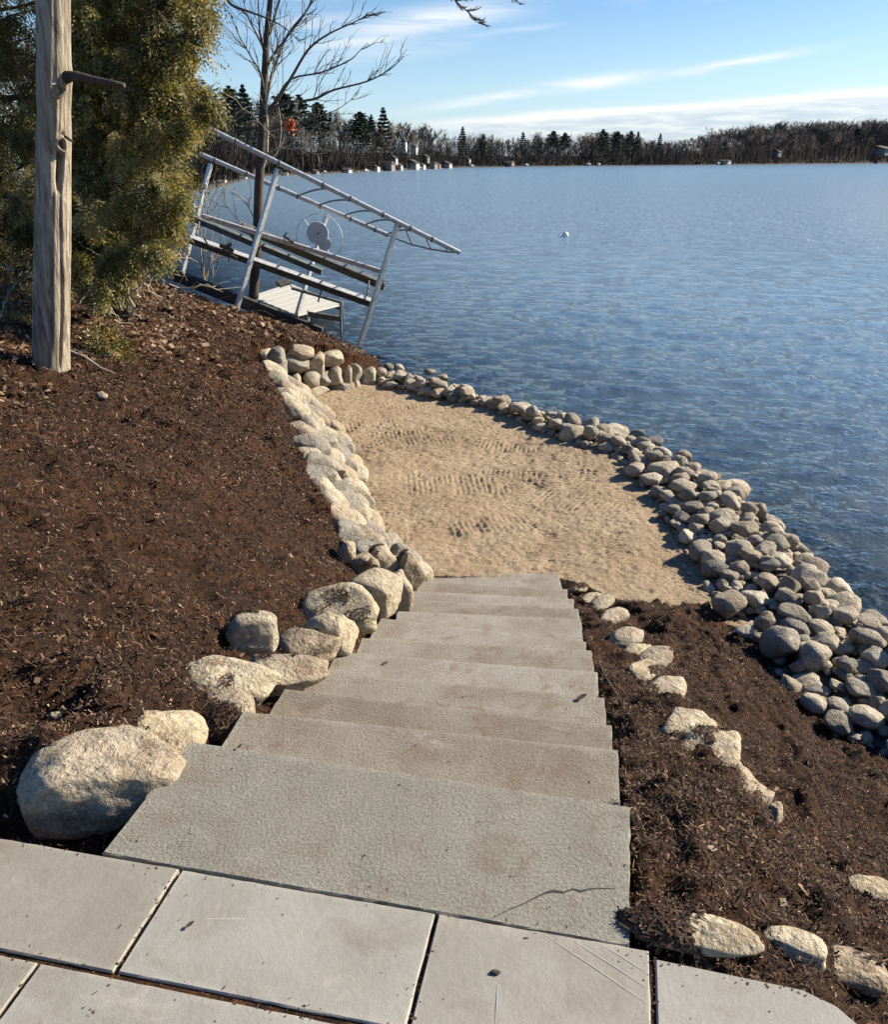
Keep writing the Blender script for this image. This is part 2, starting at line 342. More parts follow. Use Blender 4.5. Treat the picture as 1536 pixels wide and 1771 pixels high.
def mulch_mat():
    m, n, b = new_mat('dark_bark_mulch'); v = wpos(n)
    big = n.noise(v, 2.2, 4, .6); mid = n.noise(n.map(v, (1, 1, 1)), 26, 6, 0.72, .6); fib = n.noise(n.map(v, (60, 210, 60), (0, 0, 0.5)), 1, 4, .7, 1.2); fib2 = n.noise(n.map(v, (200, 55, 60), (0, 0, -0.3)), 1, 4, .7, 1.2)
    c = n.ramp(mid, [(0.32, (0.009, 0.0055, 0.004)), (0.46, (0.040, 0.021, 0.012)), (0.60, (0.098, 0.048, 0.025)), (0.8, (0.17, 0.088, 0.046))])
    c = n.mix(n.sstep(big, 0.40, 0.7), c, n.mix(1.0, c, (1.45, 1.3, 1.15), 'MULTIPLY'))
    c = n.mix(n.math('MULTIPLY', n.sstep(n.math('MAXIMUM', fib, fib2), 0.68, 0.80), .8), c, (0.17, 0.105, 0.06))
    n.put(b.inputs['Base Color'], c); b.inputs['Roughness'].default_value = 0.92; b.inputs['Specular IOR Level'].default_value = 0.2
    h = n.math('ADD', n.math('MULTIPLY', mid, 1.4), n.math('ADD', n.math('MULTIPLY', fib, 0.45), n.math('MULTIPLY', fib2, .45)))
    n.put(b.inputs['Normal'], n.bump(h, 0.05, 1.0)); return m
M['mulch'] = mulch_mat()
def attr_mat(name, pts, rough=0.8, attr='rnd', spec=0.3, trans=None):
    m, n, b = new_mat(name); a = n.new('ShaderNodeAttribute', attribute_name=attr)
    c = n.ramp(a.outputs['Fac'], pts); n.put(b.inputs['Base Color'], c); b.inputs['Roughness'].default_value = rough; b.inputs['Specular IOR Level'].default_value = spec
    if trans:
        t = n.new('ShaderNodeBsdfTranslucent'); n.put(t.inputs[0], n.mix(1.0, c, trans, 'MULTIPLY')); mx = n.new('ShaderNodeMixShader'); mx.inputs[0].default_value = 0.3
        n.l.new(b.outputs[0], mx.inputs[1]); n.l.new(t.outputs[0], mx.inputs[2]); n.l.new(mx.outputs[0], n.n['Material Output'].inputs[0])
    return m
M['shred'] = attr_mat('mulch_shreds', [(0, (0.012, 0.007, 0.005)), (0.35, (0.050, 0.026, 0.014)), (0.75, (0.105, 0.058, 0.033)), (0.95, (0.20, 0.125, 0.075)), (1, (0.42, 0.32, 0.20))])
M['leaf'] = attr_mat('fallen_leaves', [(0, (0.06, 0.03, 0.02)), (0.4, (0.15, 0.085, 0.05)), (0.8, (0.28, 0.19, 0.12)), (1, (0.45, 0.36, 0.26))], .8, trans=(1.2, 1, .8))
M['cedar'] = attr_mat('cedar_foliage', [(0, (0.038, 0.033, 0.014)), (0.25, (0.085, 0.082, 0.026)), (0.55, (0.155, 0.145, 0.046)), (0.80, (0.25, 0.22, 0.085)), (0.93, (0.40, 0.34, 0.17)), (1, (0.38, 0.26, 0.14))], .6, spec=.35, trans=(1.5, 1.4, .7))

def sand_mat():
    m, n, b = new_mat('tan_beach_sand'); v = wpos(n)
    big = n.noise(v, 1.6, 5, .6, .4); mid = n.noise(v, 30, 6, .7); fine = n.noise(v, 190, 3, .7)
    c = n.mix(n.sstep(big, .35, .65), (0.35, 0.265, 0.172), (0.43, 0.338, 0.230))
    c = n.mix(n.math('MULTIPLY', n.sstep(mid, .58, .38), .6), c, (0.24, 0.165, 0.10))
    c = n.mix(n.math('MULTIPLY', n.sstep(fine, .55, .75), .35), c, (0.60, 0.50, 0.38))
    n.put(b.inputs['Base Color'], c); b.inputs['Roughness'].default_value = 0.95; b.inputs['Specular IOR Level'].default_value = 0.15
    n.put(b.inputs['Normal'], n.bump(n.math('ADD', mid, n.math('MULTIPLY', fine, .45)), 0.022, 1.0)); return m
M['sand'] = sand_mat()
def gravel_mat():
    m, n, b = new_mat('dark_shore_gravel'); v = wpos(n)
    c = n.mix(1.0, n.mix(n.voro(v, 28, 'F1', 'Color'), (0.05, 0.045, 0.038), (0.26, 0.235, 0.19)), (1, 1, 1), 'MULTIPLY')
    n.put(b.inputs['Base Color'], n.mix(n.sstep(n.noise(v, 3), .3, .7), c, (0.10, 0.085, 0.065))); b.inputs['Roughness'].default_value = .9
    n.put(b.inputs['Normal'], n.bump(n.voro(v, 28), 0.02, 1.0)); return m
M['gravel'] = gravel_mat()
def bed_mat():
    m, n, b = new_mat('stony_lake_bed'); v = wpos(n)
    s = n.voro(v, 4.5, 'F1', 'Color'); d = n.voro(v, 4.5)
    c = n.mix(n.sstep(n.noise(v, 1.1, 4), .35, .7), (0.30, 0.26, 0.19), (0.15, 0.14, 0.11))
    c = n.mix(n.math('MULTIPLY', n.sstep(d, .5, .2), .75), c, n.mix(s, (0.06, 0.055, 0.045), (0.36, 0.31, 0.22)))
    n.put(b.inputs['Base Color'], c); b.inputs['Roughness'].default_value = .9; return m
M['bed'] = bed_mat()
def bark_mat():
    m, n, b = new_mat('weathered_grey_bark'); v = wpos(n)
    st = n.noise(n.map(v, (24, 24, 2.2)), 1, 6, .65, .8); st2 = n.noise(n.map(v, (70, 70, 5)), 1, 5, .7, .6); big = n.noise(v, 2.4, 4)
    c = n.ramp(st, [(.3, (0.09, 0.07, 0.05)), (.44, (0.26, 0.215, 0.16)), (.56, (0.42, 0.365, 0.28)), (.8, (0.54, 0.48, 0.385))])
    c = n.mix(n.math('MULTIPLY', n.sstep(big, .5, .66), .5), c, (0.34, 0.28, 0.19))
    c = n.mix(n.math('MULTIPLY', n.sstep(st2, .45, .3), .6), c, (0.11, 0.085, 0.06))
    n.put(b.inputs['Base Color'], c); b.inputs['Roughness'].default_value = .9; b.inputs['Specular IOR Level'].default_value = .2
    n.put(b.inputs['Normal'], n.bump(n.math('ADD', st, n.math('MULTIPLY', st2, .5)), 0.02, 1.0)); return m
M['bark'] = bark_mat()
def ground_mat():
    m, n, b = new_mat('leafy_woodland_soil'); v = wpos(n)
    c = n.mix(n.noise(v, 3, 6, .7), (0.035, 0.022, 0.014), (0.13, 0.085, 0.05)); c = n.mix(n.math('MULTIPLY', n.sstep(n.voro(v, 22), .3, .1), .5), c, (0.24, 0.16, 0.10))
    n.put(b.inputs['Base Color'], c); b.inputs['Roughness'].default_value = .95; n.put(b.inputs['Normal'], n.bump(n.noise(v, 30, 5, .7), .03)); return m
M['soil'] = ground_mat()
M['farland'] = simple('far_shore_ground', (0.035, 0.029, 0.023), .95, 0, .8, .08, 0, (1, 1, 1), (0.02, 0.017, 0.015))

def water_mat():
    m, n, b = new_mat('lake_water'); n.n.remove(b); v = wpos(n)
    sp = n.new('ShaderNodeSeparateXYZ'); n.put(sp.inputs[0], v)
    off = n.math('ADD', n.math('MULTIPLY', sp.outputs[0], 0.75), n.math('MULTIPLY', sp.outputs[1], 0.42))   # metres offshore, roughly
    deep = n.math('SUBTRACT', 1.0, n.math('EXPONENT', n.math('MULTIPLY', n.math('MAXIMUM', n.math('SUBTRACT', off, 5.6), 0.0), -0.15)))
    # the large wavelets are geometry; the material adds only the capillary ripples
    far = n.sstep(n.math('ADD', n.math('MULTIPLY', sp.outputs[0], .5), sp.outputs[1]), 14, 60)
    a = n.noise(n.map(v, (1.0, 2.0, 1), (0, 0, 0.16)), 9.0, 4, .6, .5); c = n.noise(n.map(v, (1.0, 2.4, 1), (0, 0, -0.2)), 1.9, 3, .6, .4)
    gust = n.noise(n.map(v, (0.25, 1.0, 1)), 0.035, 4, .6)
    h = n.math('ADD', n.math('MULTIPLY', a, .035), n.math('MULTIPLY', c, n.math('MULTIPLY', far, .30)))
    nor = n.bump(h, 1.0, 1.0)
    gl = n.new('ShaderNodeBsdfGlossy'); n.put(gl.inputs['Roughness'], n.math('ADD', .045, n.math('MULTIPLY', far, n.math('ADD', .06, n.math('MULTIPLY', gust, .04))))); n.put(gl.inputs['Normal'], nor); n.put(gl.inputs['Color'], (0.92, 0.96, 1.0))
    tr = n.new('ShaderNodeBsdfTransparent'); n.put(tr.inputs[0], (0.80, 0.88, 0.86))
    df = n.new('ShaderNodeBsdfDiffuse'); n.put(df.inputs[0], (0.185, 0.275, 0.36)); n.put(df.inputs['Normal'], nor)
    m1 = n.new('ShaderNodeMixShader'); n.put(m1.inputs[0], deep); n.l.new(tr.outputs[0], m1.inputs[1]); n.l.new(df.outputs[0], m1.inputs[2])
    fr = n.new('ShaderNodeFresnel'); fr.inputs['IOR'].default_value = 1.333; n.put(fr.inputs['Normal'], nor)
    m2 = n.new('ShaderNodeMixShader'); n.l.new(fr.outputs[0], m2.inputs[0]); n.l.new(m1.outputs[0], m2.inputs[1]); n.l.new(gl.outputs[0], m2.inputs[2])
    n.l.new(m2.outputs[0], n.n['Material Output'].inputs[0]); return m
M['water'] = water_mat()

# ------------------------------------------------------------------ the lie of the land
ZS, ZW = -1.65, -1.95        # sand level, lake level
PAT = -0.0
far_px = [(328, 1282, 1091, 1395), (420, 1230, 1070, 1297), (492, 1191, 1059, 1254), (543, 1160, 1047, 1207), (582, 1127, 1033, 1162), (626, 1103, 1024, 1125),
          (659, 1069, 1015, 1110), (688, 1057, 1005, 1071), (703, 1037, 1001, 1053), (715, 1022, 992, 1036), (726, 1005, 982, 1019), (734, 990, 966, 992)]
FL = [P(a, b, -.15 * i) for i, (a, b, c, d) in enumerate(far_px)]
FR = [P(c, d, -.15 * i) for i, (a, b, c, d) in enumerate(far_px)]

IN_PX = [(560, 640), (660, 668), (760, 690), (850, 705), (930, 745), (1010, 770), (1080, 800), (1110, 850), (1150, 900), (1190, 950), (1215, 1020), (1290, 1105), (1350, 1190), (1420, 1270), (1536, 1325), (1800, 1400)]
CR_PX = [(560, 612), (655, 640), (750, 655), (850, 685), (950, 710), (1100, 760), (1210, 810), (1290, 865), (1350, 945), (1400, 1000), (1440, 1040), (1500, 1080), (1570, 1120), (1650, 1160), (1740, 1200), (2050, 1260)]
INP = np.array([P(*p, ZS) for p in IN_PX]); CRP = np.array([P(*p, -1.50) for p in CR_PX])
_o = CRP - INP; _o[:, 2] = 0; _o /= np.linalg.norm(_o, axis=1)[:, None]
OUP = CRP + _o * 0.85; OUP[:, 2] = -2.12
def lerp_path(A, s):
    s = np.clip(np.asarray(s, float), 0, len(A) - 1.0001); i = s.astype(int); f = (s - i)[:, None]; return A[i] * (1 - f) + A[i + 1] * f
def mound(s, t):
    """shore mound: s along, t 0 sand edge .. 1 crest .. 2 under water"""
    s = np.atleast_1d(s).astype(float); t = np.atleast_1d(t).astype(float)
    a, b, c = lerp_path(INP, s), lerp_path(CRP, s), lerp_path(OUP, s); tt = t[:, None]
    p = np.where(tt < 1, a + (b - a) * tt, b + (c - b) * (tt - 1))
    p[:, 2] = np.where(t < 1, ZS - 0.03 + (0.10) * np.sin(np.clip(t, 0, 1) * math.pi / 2), ZS + 0.07 - 0.55 * (t - 1) ** 1.3)
    return p
_ss, _tt = np.meshgrid(np.linspace(0, len(INP) - 1, 400), np.linspace(-.1, 2, 50)); MDENSE = mound(_ss.ravel(), _tt.ravel())
def mound_z(x, y):
    d = (MDENSE[:, 0] - x) ** 2 + (MDENSE[:, 1] - y) ** 2; return MDENSE[np.argmin(d), 2]

# left bank: survey points (photo pixel, height)
L_CTRL = [P(u, v, z) for u, v, z in [(0, 1455, -.12), (170, 1478, -.14), (-300, 1440, -.05), (-600, 1300, .1), (0, 1300, -.02), (100, 1240, -.02), (250, 1160, -.12), (390, 1085, -.32), (470, 1040, -.52),
          (540, 960, -.85), (400, 950, -.5), (200, 1000, -.12), (0, 1000, .08), (0, 800, .1), (200, 800, -.15), (400, 800, -.58), (500, 830, -.88), (450, 700, -.78), (300, 650, -.42),
          (150, 680, -.24), (0, 700, -.05), (400, 600, -.68), (250, 560, -.4), (-300, 800, .35), (-300, 1000, .3), (-300, 620, .3)]]
WTOP = np.array([P(*p) for p in [(640, 990, -1.12), (610, 955, -1.12), (590, 920, -1.12), (565, 870, -1.08), (548, 835, -1.05), (524, 770, -1.0), (508, 715, -.95), (480, 665, -.88), (460, 635, -.82), (425, 592, -.75)]])
WBASE = np.array([P(*p, ZS) for p in [(735, 988), (690, 955), (655, 925), (638, 885), (628, 850), (605, 790), (588, 762), (565, 725), (545, 700), (520, 684)]])
RTOP = np.array([P(425, 592, -.75), D(520, 598, 11.9) , D(590, 618, 12.3), D(650, 640, 12.75)])
L_CTRL += list(WTOP[1:])
for q in RTOP[1:]: L_CTRL.append(q + np.array((0, .25, 0.03)))
for i in range(12):
    z = -.15 * i
    if i < 9:
        L_CTRL.append(np.array((*(FL[i] + SW(-.15, -.30))[:2], z * .95 + .10)))
        L_CTRL.append(np.array((*(FL[i] + SW(-.15, -.02))[:2], z - .12))); L_CTRL.append(np.array((*(FL[i] + SW(-.15, -.5))[:2], z * .93 + .19)))
L_CTRL += [D(470, 560, 14.5), D(405, 548, 15.9), D(560, 585, 15.6), D(617, 618, 16.5), D(300, 500, 16.5), np.array((-9, 14, .4)), np.array((-9, 20, .2)), np.array((-7.5, 18.5, -.6)), np.array((-6, 19, -1.5)), np.array((-7, 22, -1.9)), np.array((-3, 18.2, -2.2)), np.array((-1, 15.5, -2.1)), np.array((-14, 24, .5)), np.array((-12, 8, 1.2))]
bankL = RBF(L_CTRL, 0.01)

R_CTRL = [P(u, v, z) for u, v, z in [(1005, 1030, -1.63), (1110, 1042, -1.60), (1215, 1052, -1.62), (1300, 1120, -1.64), (1370, 1200, -1.62), (1430, 1280, -1.58), (1536, 1335, -1.52), (1750, 1400, -1.5),
          (1130, 1095, -1.38), (1230, 1190, -1.22), (1290, 1290, -.98), (1345, 1375, -.78), (1400, 1460, -.70), (1300, 1185, -1.40), (1400, 1340, -1.20), (1500, 1400, -1.16), (1536, 1480, -.92), (1450, 1560, -.52), (1536, 1600, -.48),
          (1536, 1700, -.30), (1400, 1660, -.16), (1300, 1642, -.1), (1150, 1630, -.06), (1115, 1560, -.06), (1250, 1500, -.16), (1330, 1480, -.34), (1160, 1300, -.42), (1240, 1380, -.36), (1110, 1200, -.72), (1170, 1220, -.72), (1080, 1090, -1.22), (1240, 1290, -.62),
          (1536, 1771, -.2), (1800, 1771, -.35), (1900, 1500, -1.0), (1200, 1420, -.22), (1300, 1400, -.45)]]
for i in range(1, 12): R_CTRL.append(np.array((*(FR[i] + SW(-.15, .1))[:2], -.15 * i - .035)))
R_CTRL += [SW(1.15, .2, -.02), SW(1.1, .6, -.08), SW(.6, .9, -.1), SW(0, 1.2, -.1), SW(-.5, 2.5, -.6)]
bankR = RBF(R_CTRL, 0.004)

def sheet(name, poly, hf, step, mat, disp=None, skirt=0.5, smooth=True):
    poly = [tuple(p[:2]) for p in poly]; xs = [p[0] for p in poly]; ys = [p[1] for p in poly]
    X, Y = np.meshgrid(np.arange(min(xs) - 2 * step, max(xs) + 2 * step, step), np.arange(min(ys) - 2 * step, max(ys) + 2 * step, step))
    ny, nx = X.shape; x = X.ravel(); y = Y.ravel(); ins = inside(x, y, poly)
    I = np.arange(nx * ny).reshape(ny, nx); q = np.stack([I[:-1, :-1].ravel(), I[:-1, 1:].ravel(), I[1:, 1:].ravel(), I[1:, :-1].ravel()], 1)
    q = q[ins[q].any(axis=1)]; used = np.unique(q); rm = np.zeros(nx * ny, int); rm[used] = np.arange(len(used))
    x = x[used]; y = y[used]; io = ins[used]
    z = hf(x, y)
    if disp is not None: z = z + disp(x, y)
    z = np.where(io, z, z - skirt)
    return obj(name, np.stack([x, y, z], 1), rm[q], mat, smooth=smooth), (x, y, z, io)

# the big base ground, well below everything, reaching behind the viewer
def big_ground(x, y):
    return np.where(y < 0.6, -0.30, -0.9) - 0.0 * x
tag(obj('ground', [(-60, -60, -2.6), (6, -60, -2.6), (6, -.5, -2.6), (3, 6, -2.6), (-4, 30, -2.6), (-30, 60, -2.6), (-60, 60, -2.6)], [(0, 1, 2, 3, 4, 5, 6)], M['soil']), kind='structure')
# bank behind and left of the viewer, so that a step sideways still finds land
sheet_b, _ = sheet('rear_bank', [(-26, -14), (9, -14), (6.5, 1.0), (2.2, 1.4), SW(1.2, 1.3)[:2], SW(-1.5, 1.6)[:2], SW(-1.5, -2.2)[:2], SW(1.1, -2.2)[:2], (-4.4, 3), (-4.4, 8), (-26, 12)], lambda x, y: np.where(x > 3, -.3 - (x - 3) * .3, -.16 + np.clip(-x - 3, 0, 20) * .03), 0.35, M['soil'], lambda x, y: fbm(v3(x, y), 5, 3) * .06, .1)
tag(sheet_b, kind='structure')

def mulch_disp(x, y):
    p = v3(x, y)
    return fbm(p * 2.3, 11, 3) * .045 + fbm(p * 8, 21, 3) * .055 - np.maximum(0, fbm(p * 5, 25, 2) - .25) * .10 + fbm(p * 19, 31, 3) * .034 + np.maximum(0, fbm(p * 4.3, 35, 2) - .22) * .13
polyL = [SW(1.30, -1.10), SW(1.30, -4.5), (-8, 3), (-10, 14), (-9, 19.5), (-6.5, 21), (-4, 18.6), (-2.2, 17.0), (-1.5, 15.2), (-1.0, 13.2), RTOP[3] + np.array((0, .12, 0)), RTOP[2] + np.array((0, .1, 0)), RTOP[1] + np.array((0, .1, 0)), RTOP[0] + np.array((-.05, .0, 0))]
polyL += [p + np.array((-.05 + .09 * math.sin(k * 2.7) * math.sin(k * 1.1 + 1), -.02, 0)) for k, p in enumerate(lerp_path(WTOP, np.linspace(8.2, 0, 60)))] + [FL[i] + SW(-.1, -.03) for i in range(9, -1, -1)]
def hL(x, y): return np.clip(bankL(x, y), -2.3, 1.5)
bank_obj, dataL = sheet('mulch_bank', polyL, hL, 0.027, M['mulch'], mulch_disp, 0.7); tag(bank_obj, kind='structure')
polyR = [SW(1.27, .14), SW(1.26, .47), SW(1.2, .62), SW(1.0, 1.2), (2.6, .9), (4.2, 1.6), (4.6, 3.2), INP[15], INP[14] + np.array((.12, .12, 0)), INP[13] + np.array((.15, .1, 0)), INP[12] + np.array((.1, .1, 0)), INP[11] + np.array((.1, .05, 0)), P(1225, 1045, -1.62), P(1110, 1034, -1.6), P(990, 1018, -1.63)] + [FR[i] + SW(-.05, .012) for i in range(10, -1, -1)]
def hR(x, y): return np.clip(bankR(x, y), -1.7, .05)
bankr_obj, dataR = sheet('mulch_bed', polyR, hR, 0.016, M['mulch'], mulch_disp, 0.35); tag(bankr_obj, kind='structure')

# sand, with grouser prints of the compactor and raked ripples
rs = np.random.RandomState(7)
tracks = []
for u, v, L, W, an in [(790, 835, .95, .42, .05), (880, 822, .6, .22, -.1), (600, 738, 1.1, .26, .2), (700, 752, .7, .3, .1), (690, 765, 1.2, .22, .15), (640, 790, .5, .5, .9), (690, 925, .62, .2, .02), (660, 888, .5, .15, 0),
                       (850, 905, .7, .25, .2), (950, 960, 1.3, .35, 1.4), (1110, 965, .6, .3, .5), (1000, 870, .8, .3, -.6), (900, 770, .9, .25, -.2), (800, 985, .9, .12, 1.5), (1180, 1000, .4, .4, .9), (740, 880, .8, .3, 1.5), (970, 820, .8, .3, .6), (1050, 930, .7, .3, 1.3), (720, 700, .9, .2, .1), (830, 735, .8, .2, .3)]:
    tracks.append((P(u, v, ZS), L * 1.25, W * 1.5, an))
def sand_disp(x, y):
    p = v3(x, y); z = fbm(p * 1.3, 3, 3) * .035 + fbm(p * 6, 4, 3) * .012 + fbm(p * 24, 8, 2) * .011 + _h(np.floor(x * 66).astype(int), np.floor(y * 66).astype(int), np.zeros(len(x), int), 5) * .010
    z -= np.maximum(0, fbm(p * 3.3, 15, 2) - .35) * .06
    for k, (c, L, W, an) in enumerate(tracks):
        dx, dy = x - c[0], y - c[1]; a = dx * math.cos(an) + dy * math.sin(an); b = -dx * math.sin(an) + dy * math.cos(an)
        m = np.clip((L / 2 - np.abs(a)) / .06, 0, 1) * np.clip((W / 2 - np.abs(b)) / .04, 0, 1) * np.clip(.75 + fbm(p * 5, 40 + k, 2) * 1.5, 0, 1)
        z += m * (.0075 * np.sin(2 * math.pi * (a + .004 * np.sin(b * 9)) / .056) - .003)
    wv = np.clip(.25 + fbm(p * .8, 77, 2) * 2.2, 0, 1); z += wv * .0075 * np.sin(2 * math.pi * (y + .03 * np.sin(x * 2) + .12 * x) / .07)
    return z
polyS = [P(690, 1000, ZS), P(975, 1000, ZS), P(1100, 1050, ZS), P(1300, 1090, ZS)] + [p + np.array((.35, .15, 0)) for p in INP[10:0:-1]] + [INP[1] + np.array((-.3, .3, 0)), WBASE[-1] + np.array((-.4, .5, 0))] + [p + np.array((-.3, 0, 0)) for p in WBASE[::-1][:-1]] + [P(700, 985, ZS)]
sand_obj, _ = sheet('sand', polyS, lambda x, y: np.full_like(x, ZS - .012), 0.017, M['sand'], sand_disp, .3); tag(sand_obj, kind='structure')

# shore mound under the rocks
ns, nt = 260, 26
S_, T_ = np.meshgrid(np.linspace(0, len(INP) - 1, ns), np.linspace(-.25, 2, nt)); mp = mound(S_.ravel(), T_.ravel()); mp[:, 2] += fbm(mp * 9, 3, 3) * .03 - .03
I = np.arange(ns * nt).reshape(nt, ns); q = np.stack([I[:-1, :-1].ravel(), I[:-1, 1:].ravel(), I[1:, 1:].ravel(), I[1:, :-1].ravel()], 1)
tag(obj('shore_gravel', mp, q, M['gravel'], smooth=True), kind='structure')

# lake bed and lake
SHD = np.concatenate([lerp_path(OUP, np.linspace(0, len(OUP) - 1, 120)), np.array([[-3.5, 18.5, 0], [-6, 20.5, 0], [-10, 26, 0]])])
def bed_h(x, y):
    r = np.empty(len(x))
    for k in range(0, len(x), 20000):
        d = np.sqrt(((x[k:k + 20000, None] - SHD[None, :, 0]) ** 2 + (y[k:k + 20000, None] - SHD[None, :, 1]) ** 2).min(1)); r[k:k + 20000] = d
    return -2.12 - .09 * r
bed_obj, _ = sheet('lake_bed', [(2.5, 1), (8, -8), (45, -8), (45, 50), (-12, 50), (-12, 22), (-6, 19.2), (-2, 15)], bed_h, .3, M['bed'], lambda x, y: fbm(v3(x, y) * 1.6, 9, 3) * .07, 0); tag(bed_obj, kind='structure')
tag(obj('deep_lake_bed', [(-900, -900, -8), (3500, -900, -8), (3500, 3500, -8), (-900, 3500, -8)], [(0, 1, 2, 3)], M['bed']), kind='structure')
def wave_h(x, y, sp):
    c, s_ = math.cos(-.16), math.sin(-.16); u = x * c + y * s_; v = -x * s_ + y * c; c2, s2 = math.cos(.22), math.sin(.22); u2 = x * c2 + y * s2; v2 = -x * s2 + y * c2
    g = .95 + .25 * vnoise(v3(x * .05, y * .12), 91); f = lambda lam: np.clip((lam / np.maximum(sp, 1e-6) - 0.8) / 1.2, 0, 1)
    h = .012 * vnoise(v3(u / 1.1, v / .7), 71) * f(.7) + (.5 - np.abs(vnoise(v3(u / .9, v / .42, .3), 78))) * .024 * f(.42) + (.5 - np.abs(vnoise(v3(u2 / .42, v2 / .23), 72))) * .020 * f(.23) + vnoise(v3(u / .5, v / .28, .5), 75) * .014 * f(.28) + (.5 - np.abs(vnoise(v3(u / .30, v / .15, .5), 73))) * .010 * f(.15) + vnoise(v3(u2 / .14, v2 / .09, .2), 74) * .004 * f(.09)
    return h * g * 1.45
ra = np.concatenate([np.geomspace(1.2, 7.0, 24)[:-1], np.geomspace(7.0, 110.0, 410)[:-1], np.geomspace(110, 2800, 36)])
an = np.radians(np.concatenate([np.linspace(-85, -27, 25)[:-1], np.linspace(-27, 42, 400)[:-1], np.linspace(42, 150, 40)]))
RA, AN = np.meshgrid(ra, an, indexing='ij'); X_, Y_ = (RA * np.sin(AN)).ravel(), (RA * np.cos(AN)).ravel(); sp_ = (RA * .0067).ravel()
Z_ = ZW + np.where(RA.ravel() < 109, wave_h(X_, Y_, sp_), 0); Z_ = np.where(RA.ravel() < 3, ZW - .2, Z_)
I = np.arange(RA.size).reshape(RA.shape); q = np.stack([I[:-1, :-1].ravel(), I[1:, :-1].ravel(), I[1:, 1:].ravel(), I[:-1, 1:].ravel()], 1)[:, ::-1]
tag(obj('lake', np.stack([X_, Y_, Z_], 1), q, M['water'], smooth=True), kind='structure')

# ------------------------------------------------------------------ rocks
def ico(sub):
    bm = bmesh.new(); bmesh.ops.create_icosphere(bm, subdivisions=sub, radius=1.0)
    V = np.array([v.co[:] for v in bm.verts]); Fc = np.array([[v.index for v in f.verts] for f in bm.faces]); bm.free(); return V, Fc
ICO = {k: ico(k) for k in (2, 3, 4, 5)}
def rock_shape(seed, sub=3, cuts=7, lump=.13, fine=.025, sharp=.85, boxy=0.0):
    V, Fc = ICO[sub]; V = V.copy(); r = np.random.RandomState(seed)
    if boxy: V = V / (np.abs(V) ** (2 + boxy * 4)).sum(1)[:, None] ** (1 / (2 + boxy * 4))
    for _ in range(cuts):
        nrm = r.normal(size=3); nrm /= np.linalg.norm(nrm); d = r.uniform(.62, .9)
        V -= nrm * (np.maximum(0, V @ nrm - d) * sharp)[:, None]
    dr = fbm(V * 1.3 + seed * 3.7, seed, 2) * lump + fbm(V * 4.5 + seed, seed + 5, 3) * fine
    if sub >= 4: dr = dr + fbm(V * 13 + seed, seed + 9, 3) * fine * .5
    V = V * (1 + dr)[:, None]
    m = np.abs(V).max(0); return V / m, Fc
def rotm(a, b, c):
    ca, sa, cb, sb, cc, sc = math.cos(a), math.sin(a), math.cos(b), math.sin(b), math.cos(c), math.sin(c)
    return np.array([[cc, -sc, 0], [sc, cc, 0], [0, 0, 1]]) @ np.array([[cb, 0, sb], [0, 1, 0], [-sb, 0, cb]]) @ np.array([[1, 0, 0], [0, ca, -sa], [0, sa, ca]])
def solve_size(u0, v0, u1, v1, zg, depthq, lift):
    """centre and half sizes of a rock seen in that photo box and resting on ground zg"""
    uc, vc = (u0 + u1) / 2, (v0 + v1) / 2; r = ray(uc, vc); L = math.sqrt(r[0] ** 2 + r[1] ** 2 + r[2] ** 2); al = math.asin(-r[2] / L)
    rz = .12
    for _ in range(6):
        c = P(uc, vc, zg + rz * lift); d = np.linalg.norm(c - np.array((0, 0, H)))
        dep = c[1] * CT + (H - c[2]) * ST
        rx = (u1 - u0) / 2 * dep / F; rv = (v1 - v0) / 2 * dep / F; ry = rx * depthq
        ry = min(ry, rv * .92 / math.sin(al)); rz = math.sqrt(max((rv ** 2 - (ry * math.sin(al)) ** 2), (rv * .45) ** 2)) / math.cos(al)
    return c, rx, ry, rz
BOULDERS = []; G1 = 'boulders edging the left side of the steps'
def boulder(name, label, box, zg, seed, q=.8, lift=.35, sub=4, mat='boulder', group=None, cuts=12, lump=.16, fine=.045, tilt=.1, boxy=.18, sharp=.8, rot=None, cat='boulder'):
    if group == G1 and seed > 20: bw_ = box[2] - box[0]; box = (box[0] - bw_ * .10, box[1], box[2] + bw_ * .07, box[3] + (box[3] - box[1]) * .08)
    c, rx, ry, rz = solve_size(*box, zg, q, lift); V, Fc = rock_shape(seed, sub, cuts, lump, fine, sharp, boxy); r = random.Random(seed)
    V = V * np.array((rx, ry, rz)) @ rotm(r.uniform(-tilt, tilt), r.uniform(-tilt, tilt), r.uniform(-.15, .15) if rot is None else rot).T
    V = V / np.abs(V[:, 0]).max() * rx * 1.0
    o = obj(name, V + c, Fc, M[mat], loc=c, smooth=True); tag(o, label, cat, group); BOULDERS.append(o); return o
def surfL(u, v, z0=-.4):
    z = z0
    for _ in range(25):
        p = P(u, v, z); z = .5 * z + .5 * float(hL(p[0], p[1])[0])
    return P(u, v, z)
def surfR(u, v, z0=-.5):
    z = z0
    for _ in range(25):
        p = P(u, v, z); z = .5 * z + .5 * float(hR(p[0], p[1])[0])
    return P(u, v, z)

